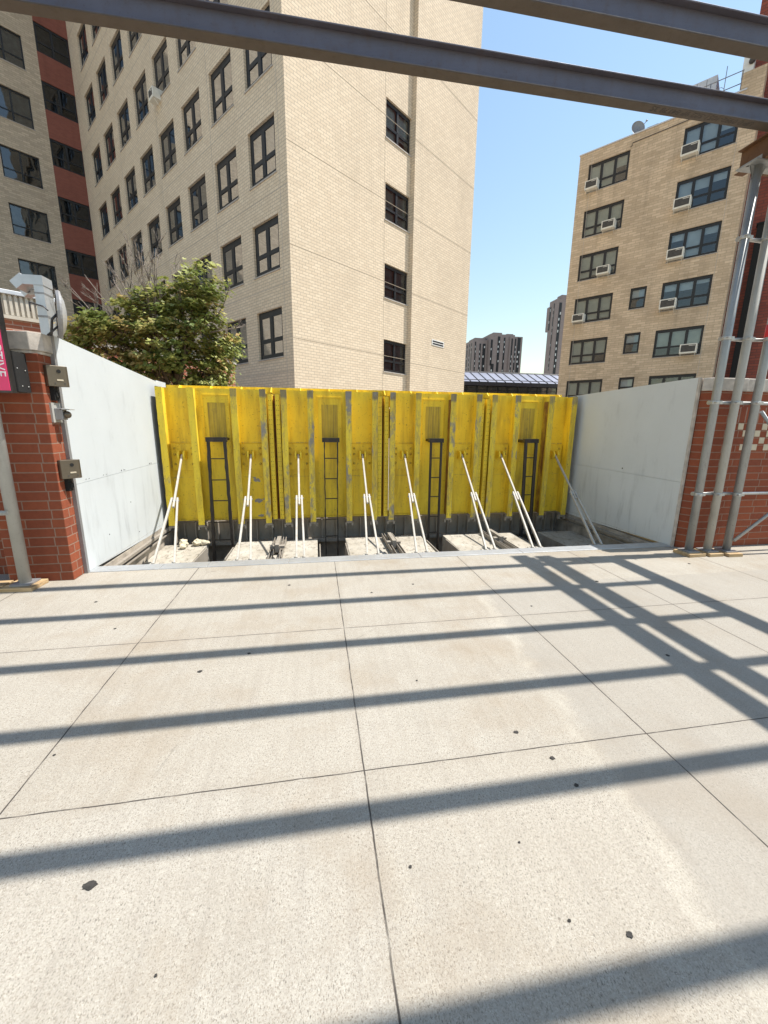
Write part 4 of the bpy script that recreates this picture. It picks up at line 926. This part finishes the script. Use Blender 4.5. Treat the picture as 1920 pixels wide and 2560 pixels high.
for bx_, bz, br_ in blobs:
    e = Vector((bx_, 10.6+rg.uniform(-.55, .55), bz)); st = base+Vector((0, 0, rg.uniform(1.7, 2.5)))
    m_ = st.lerp(e, .55)+Vector((rg.uniform(-.1, .1), rg.uniform(-.1, .1), -.12))
    s.tube([st, m_, e], [.05, .032, .012], 7); ends.append((m_, e, br_))
    for k in range(6):
        d = Vector((rg.gauss(0, 1), rg.gauss(0, 1), rg.gauss(.3, .8))).normalized(); s.tube([m_.lerp(e, rg.uniform(.2, 1)), e+d*br_*.85], [.012, .004], 5)
def bare(p_, d, L, r, depth):
    pts = [p_]; dd = Vector(d)
    for k in range(4):
        dd = (dd+Vector((rg.uniform(-.16, .16), rg.uniform(-.16, .16), rg.uniform(-.04, .1)))).normalized(); pts.append(pts[-1]+dd*L/4)
    tw_.tube(pts, [r*(1-.8*k/4) for k in range(5)], 5)
    if depth:
        for k in range(rg.choice((3, 4, 5))):
            i = rg.choice((1, 2, 3, 3)); nd = (dd+Vector((rg.uniform(-.75, .75), rg.uniform(-.6, .6), rg.uniform(-.1, .5)))).normalized(); bare(pts[i], nd, L*rg.uniform(.28, .5), r*.5, depth-1)
for x, z, tx, tz in ((-3.55, 3.4, -4.0, 4.95), (-3.5, 3.5, -3.75, 5.2), (-3.4, 3.6, -3.5, 5.0), (-3.45, 3.8, -3.2, 5.15), (-4.0, 3.4, -4.85, 4.8), (-4.1, 3.3, -5.1, 4.15), (-2.9, 3.9, -2.8, 4.95), (-2.2, 3.9, -1.7, 4.4),
                      (-3.6, 3.7, -3.95, 5.15), (-3.5, 3.8, -3.6, 5.3), (-3.55, 3.6, -4.2, 4.9), (-3.4, 3.9, -3.35, 5.3), (-4.2, 3.2, -4.95, 4.5), (-3.5, 3.3, -4.45, 4.6), (-3.0, 4.0, -3.05, 5.1), (-2.3, 3.6, -1.5, 3.75)):
    a = Vector((x, 10.45+rg.uniform(-.3, .1), z)); b = Vector((tx, 10.3+rg.uniform(-.3, .2), tz)); tw_ = MB(); bare(a, (b-a).normalized(), (b-a).length*.92, .021, 3); tw_.build('bare_branch', M_TWIG, tr)
s.build('trunk', M_BARK, tr)
# leaves: lobed folded blades
V_ = []; F_ = []; LC = []
def leaf(p_, sz, n_, colr):
    t1 = n_.orthogonal().normalized(); a = rg.uniform(0, 6.283); t2 = n_.cross(t1); X = t1*math.cos(a)+t2*math.sin(a); Y = n_.cross(X)
    i = len(V_); pr_ = [(0, -.5, 0), (.30, -.32, .06), (.52, .05, .10), (.25, .12, .03), (0, .62, 0), (-.25, .12, .03), (-.52, .05, .10), (-.30, -.32, .06)]
    for x, y, z in pr_: V_.append(tuple(p_+(X*x+Y*y+n_*z)*sz))
    F_.append([i, i+1, i+2, i+3, i+4]); F_.append([i, i+4, i+5, i+6, i+7]); LC.extend([colr]*2)
NL = 15500
tot = sum(b[2]**2 for b in ends)
for m_, e, br_ in ends:
    nc = max(6, int(30*br_/.5)); per = int(NL*br_**2/tot/nc)
    for c in range(nc):
        d = Vector((rg.gauss(0, 1), rg.gauss(0, 1), rg.gauss(0, .85))).normalized(); cc = e+d*br_*(rg.random()**.45); 
        out = (cc-Vector((-3.3, 10.6, 3.2))); hue = rg.random()**1.6*.8
        au = rg.random()**3*.9 if (cc.x < -3.4 or rg.random() < .35) else 0.
        for k in range(per):
            p_ = cc+Vector((rg.gauss(0, .115), rg.gauss(0, .115), rg.gauss(0, .04))); n_ = (Vector((rg.gauss(0, .55), rg.gauss(0, .55), 1))+out*.45).normalized()
            leaf(p_, rg.uniform(.06, .125), n_, (min(1, max(0, hue+rg.uniform(-.2, .25))), max(0, au+rg.uniform(-.2, .1)), 0, 1))
me = bpy.data.meshes.new('crown'); off = Vector(tr.location); me.from_pydata([tuple(Vector(v)-off) for v in V_], [], F_)
ca = me.attributes.new('leafcol', 'FLOAT_COLOR', 'FACE'); ca.data.foreach_set('color', np.array(LC, dtype=np.float32).ravel())
me.materials.append(M_LEAF); cr = bpy.data.objects.new('crown', me); col.objects.link(cr); cr.parent = tr

# ---------------------------------------------------------------- gum spots on the pavement
gum = [(-.823, 1.25, .0155), (-.787, 2.509, .02), (-.504, 2.681, .014), (1.018, 1.692, .014), (1.113, 1.505, .016), (.306, 1.131, .008), (1.134, 1.347, .013), (.959, .821, .014), (2.456, 2.212, .018), (-.505, .959, .006), (.789, .886, .007), (.6, 2.2, .008), (-1.6, 3.2, .014), (1.9, 3.1, .012), (.5, 3.6, .014), (-.3, 3.9, .016), (2.9, 3.55, .02), (-2.0, 3.75, .016), (.95, 3.75, .014), (4.4, 3.9, .02), (-1.3, 1.9, .008), (.75, 1.15, .006)]
for i, (x, y, r) in enumerate(gum):
    rg = random.Random(i); n = 18; st = 1.55 if i in (0, 3) else 1.15
    pts = [(x+math.cos(6.283*k/n)*r*(1. if i == 0 else .7)*st*rg.uniform(.62, 1.15), y+math.sin(6.283*k/n)*r*(1. if i == 0 else .7)*rg.uniform(.7, 1.15)) for k in range(n)]
    s = MB(); s.prism(pts, .001, .004)
    tag(s.build('gum_spot', M_GUM), 'large black gum blotch on the pavement nearest the camera, left of the centre joint' if i == 0 else 'small dark trodden gum spot on the pale pavement', 'gum spot', None if i == 0 else 'gum spots on the pavement')
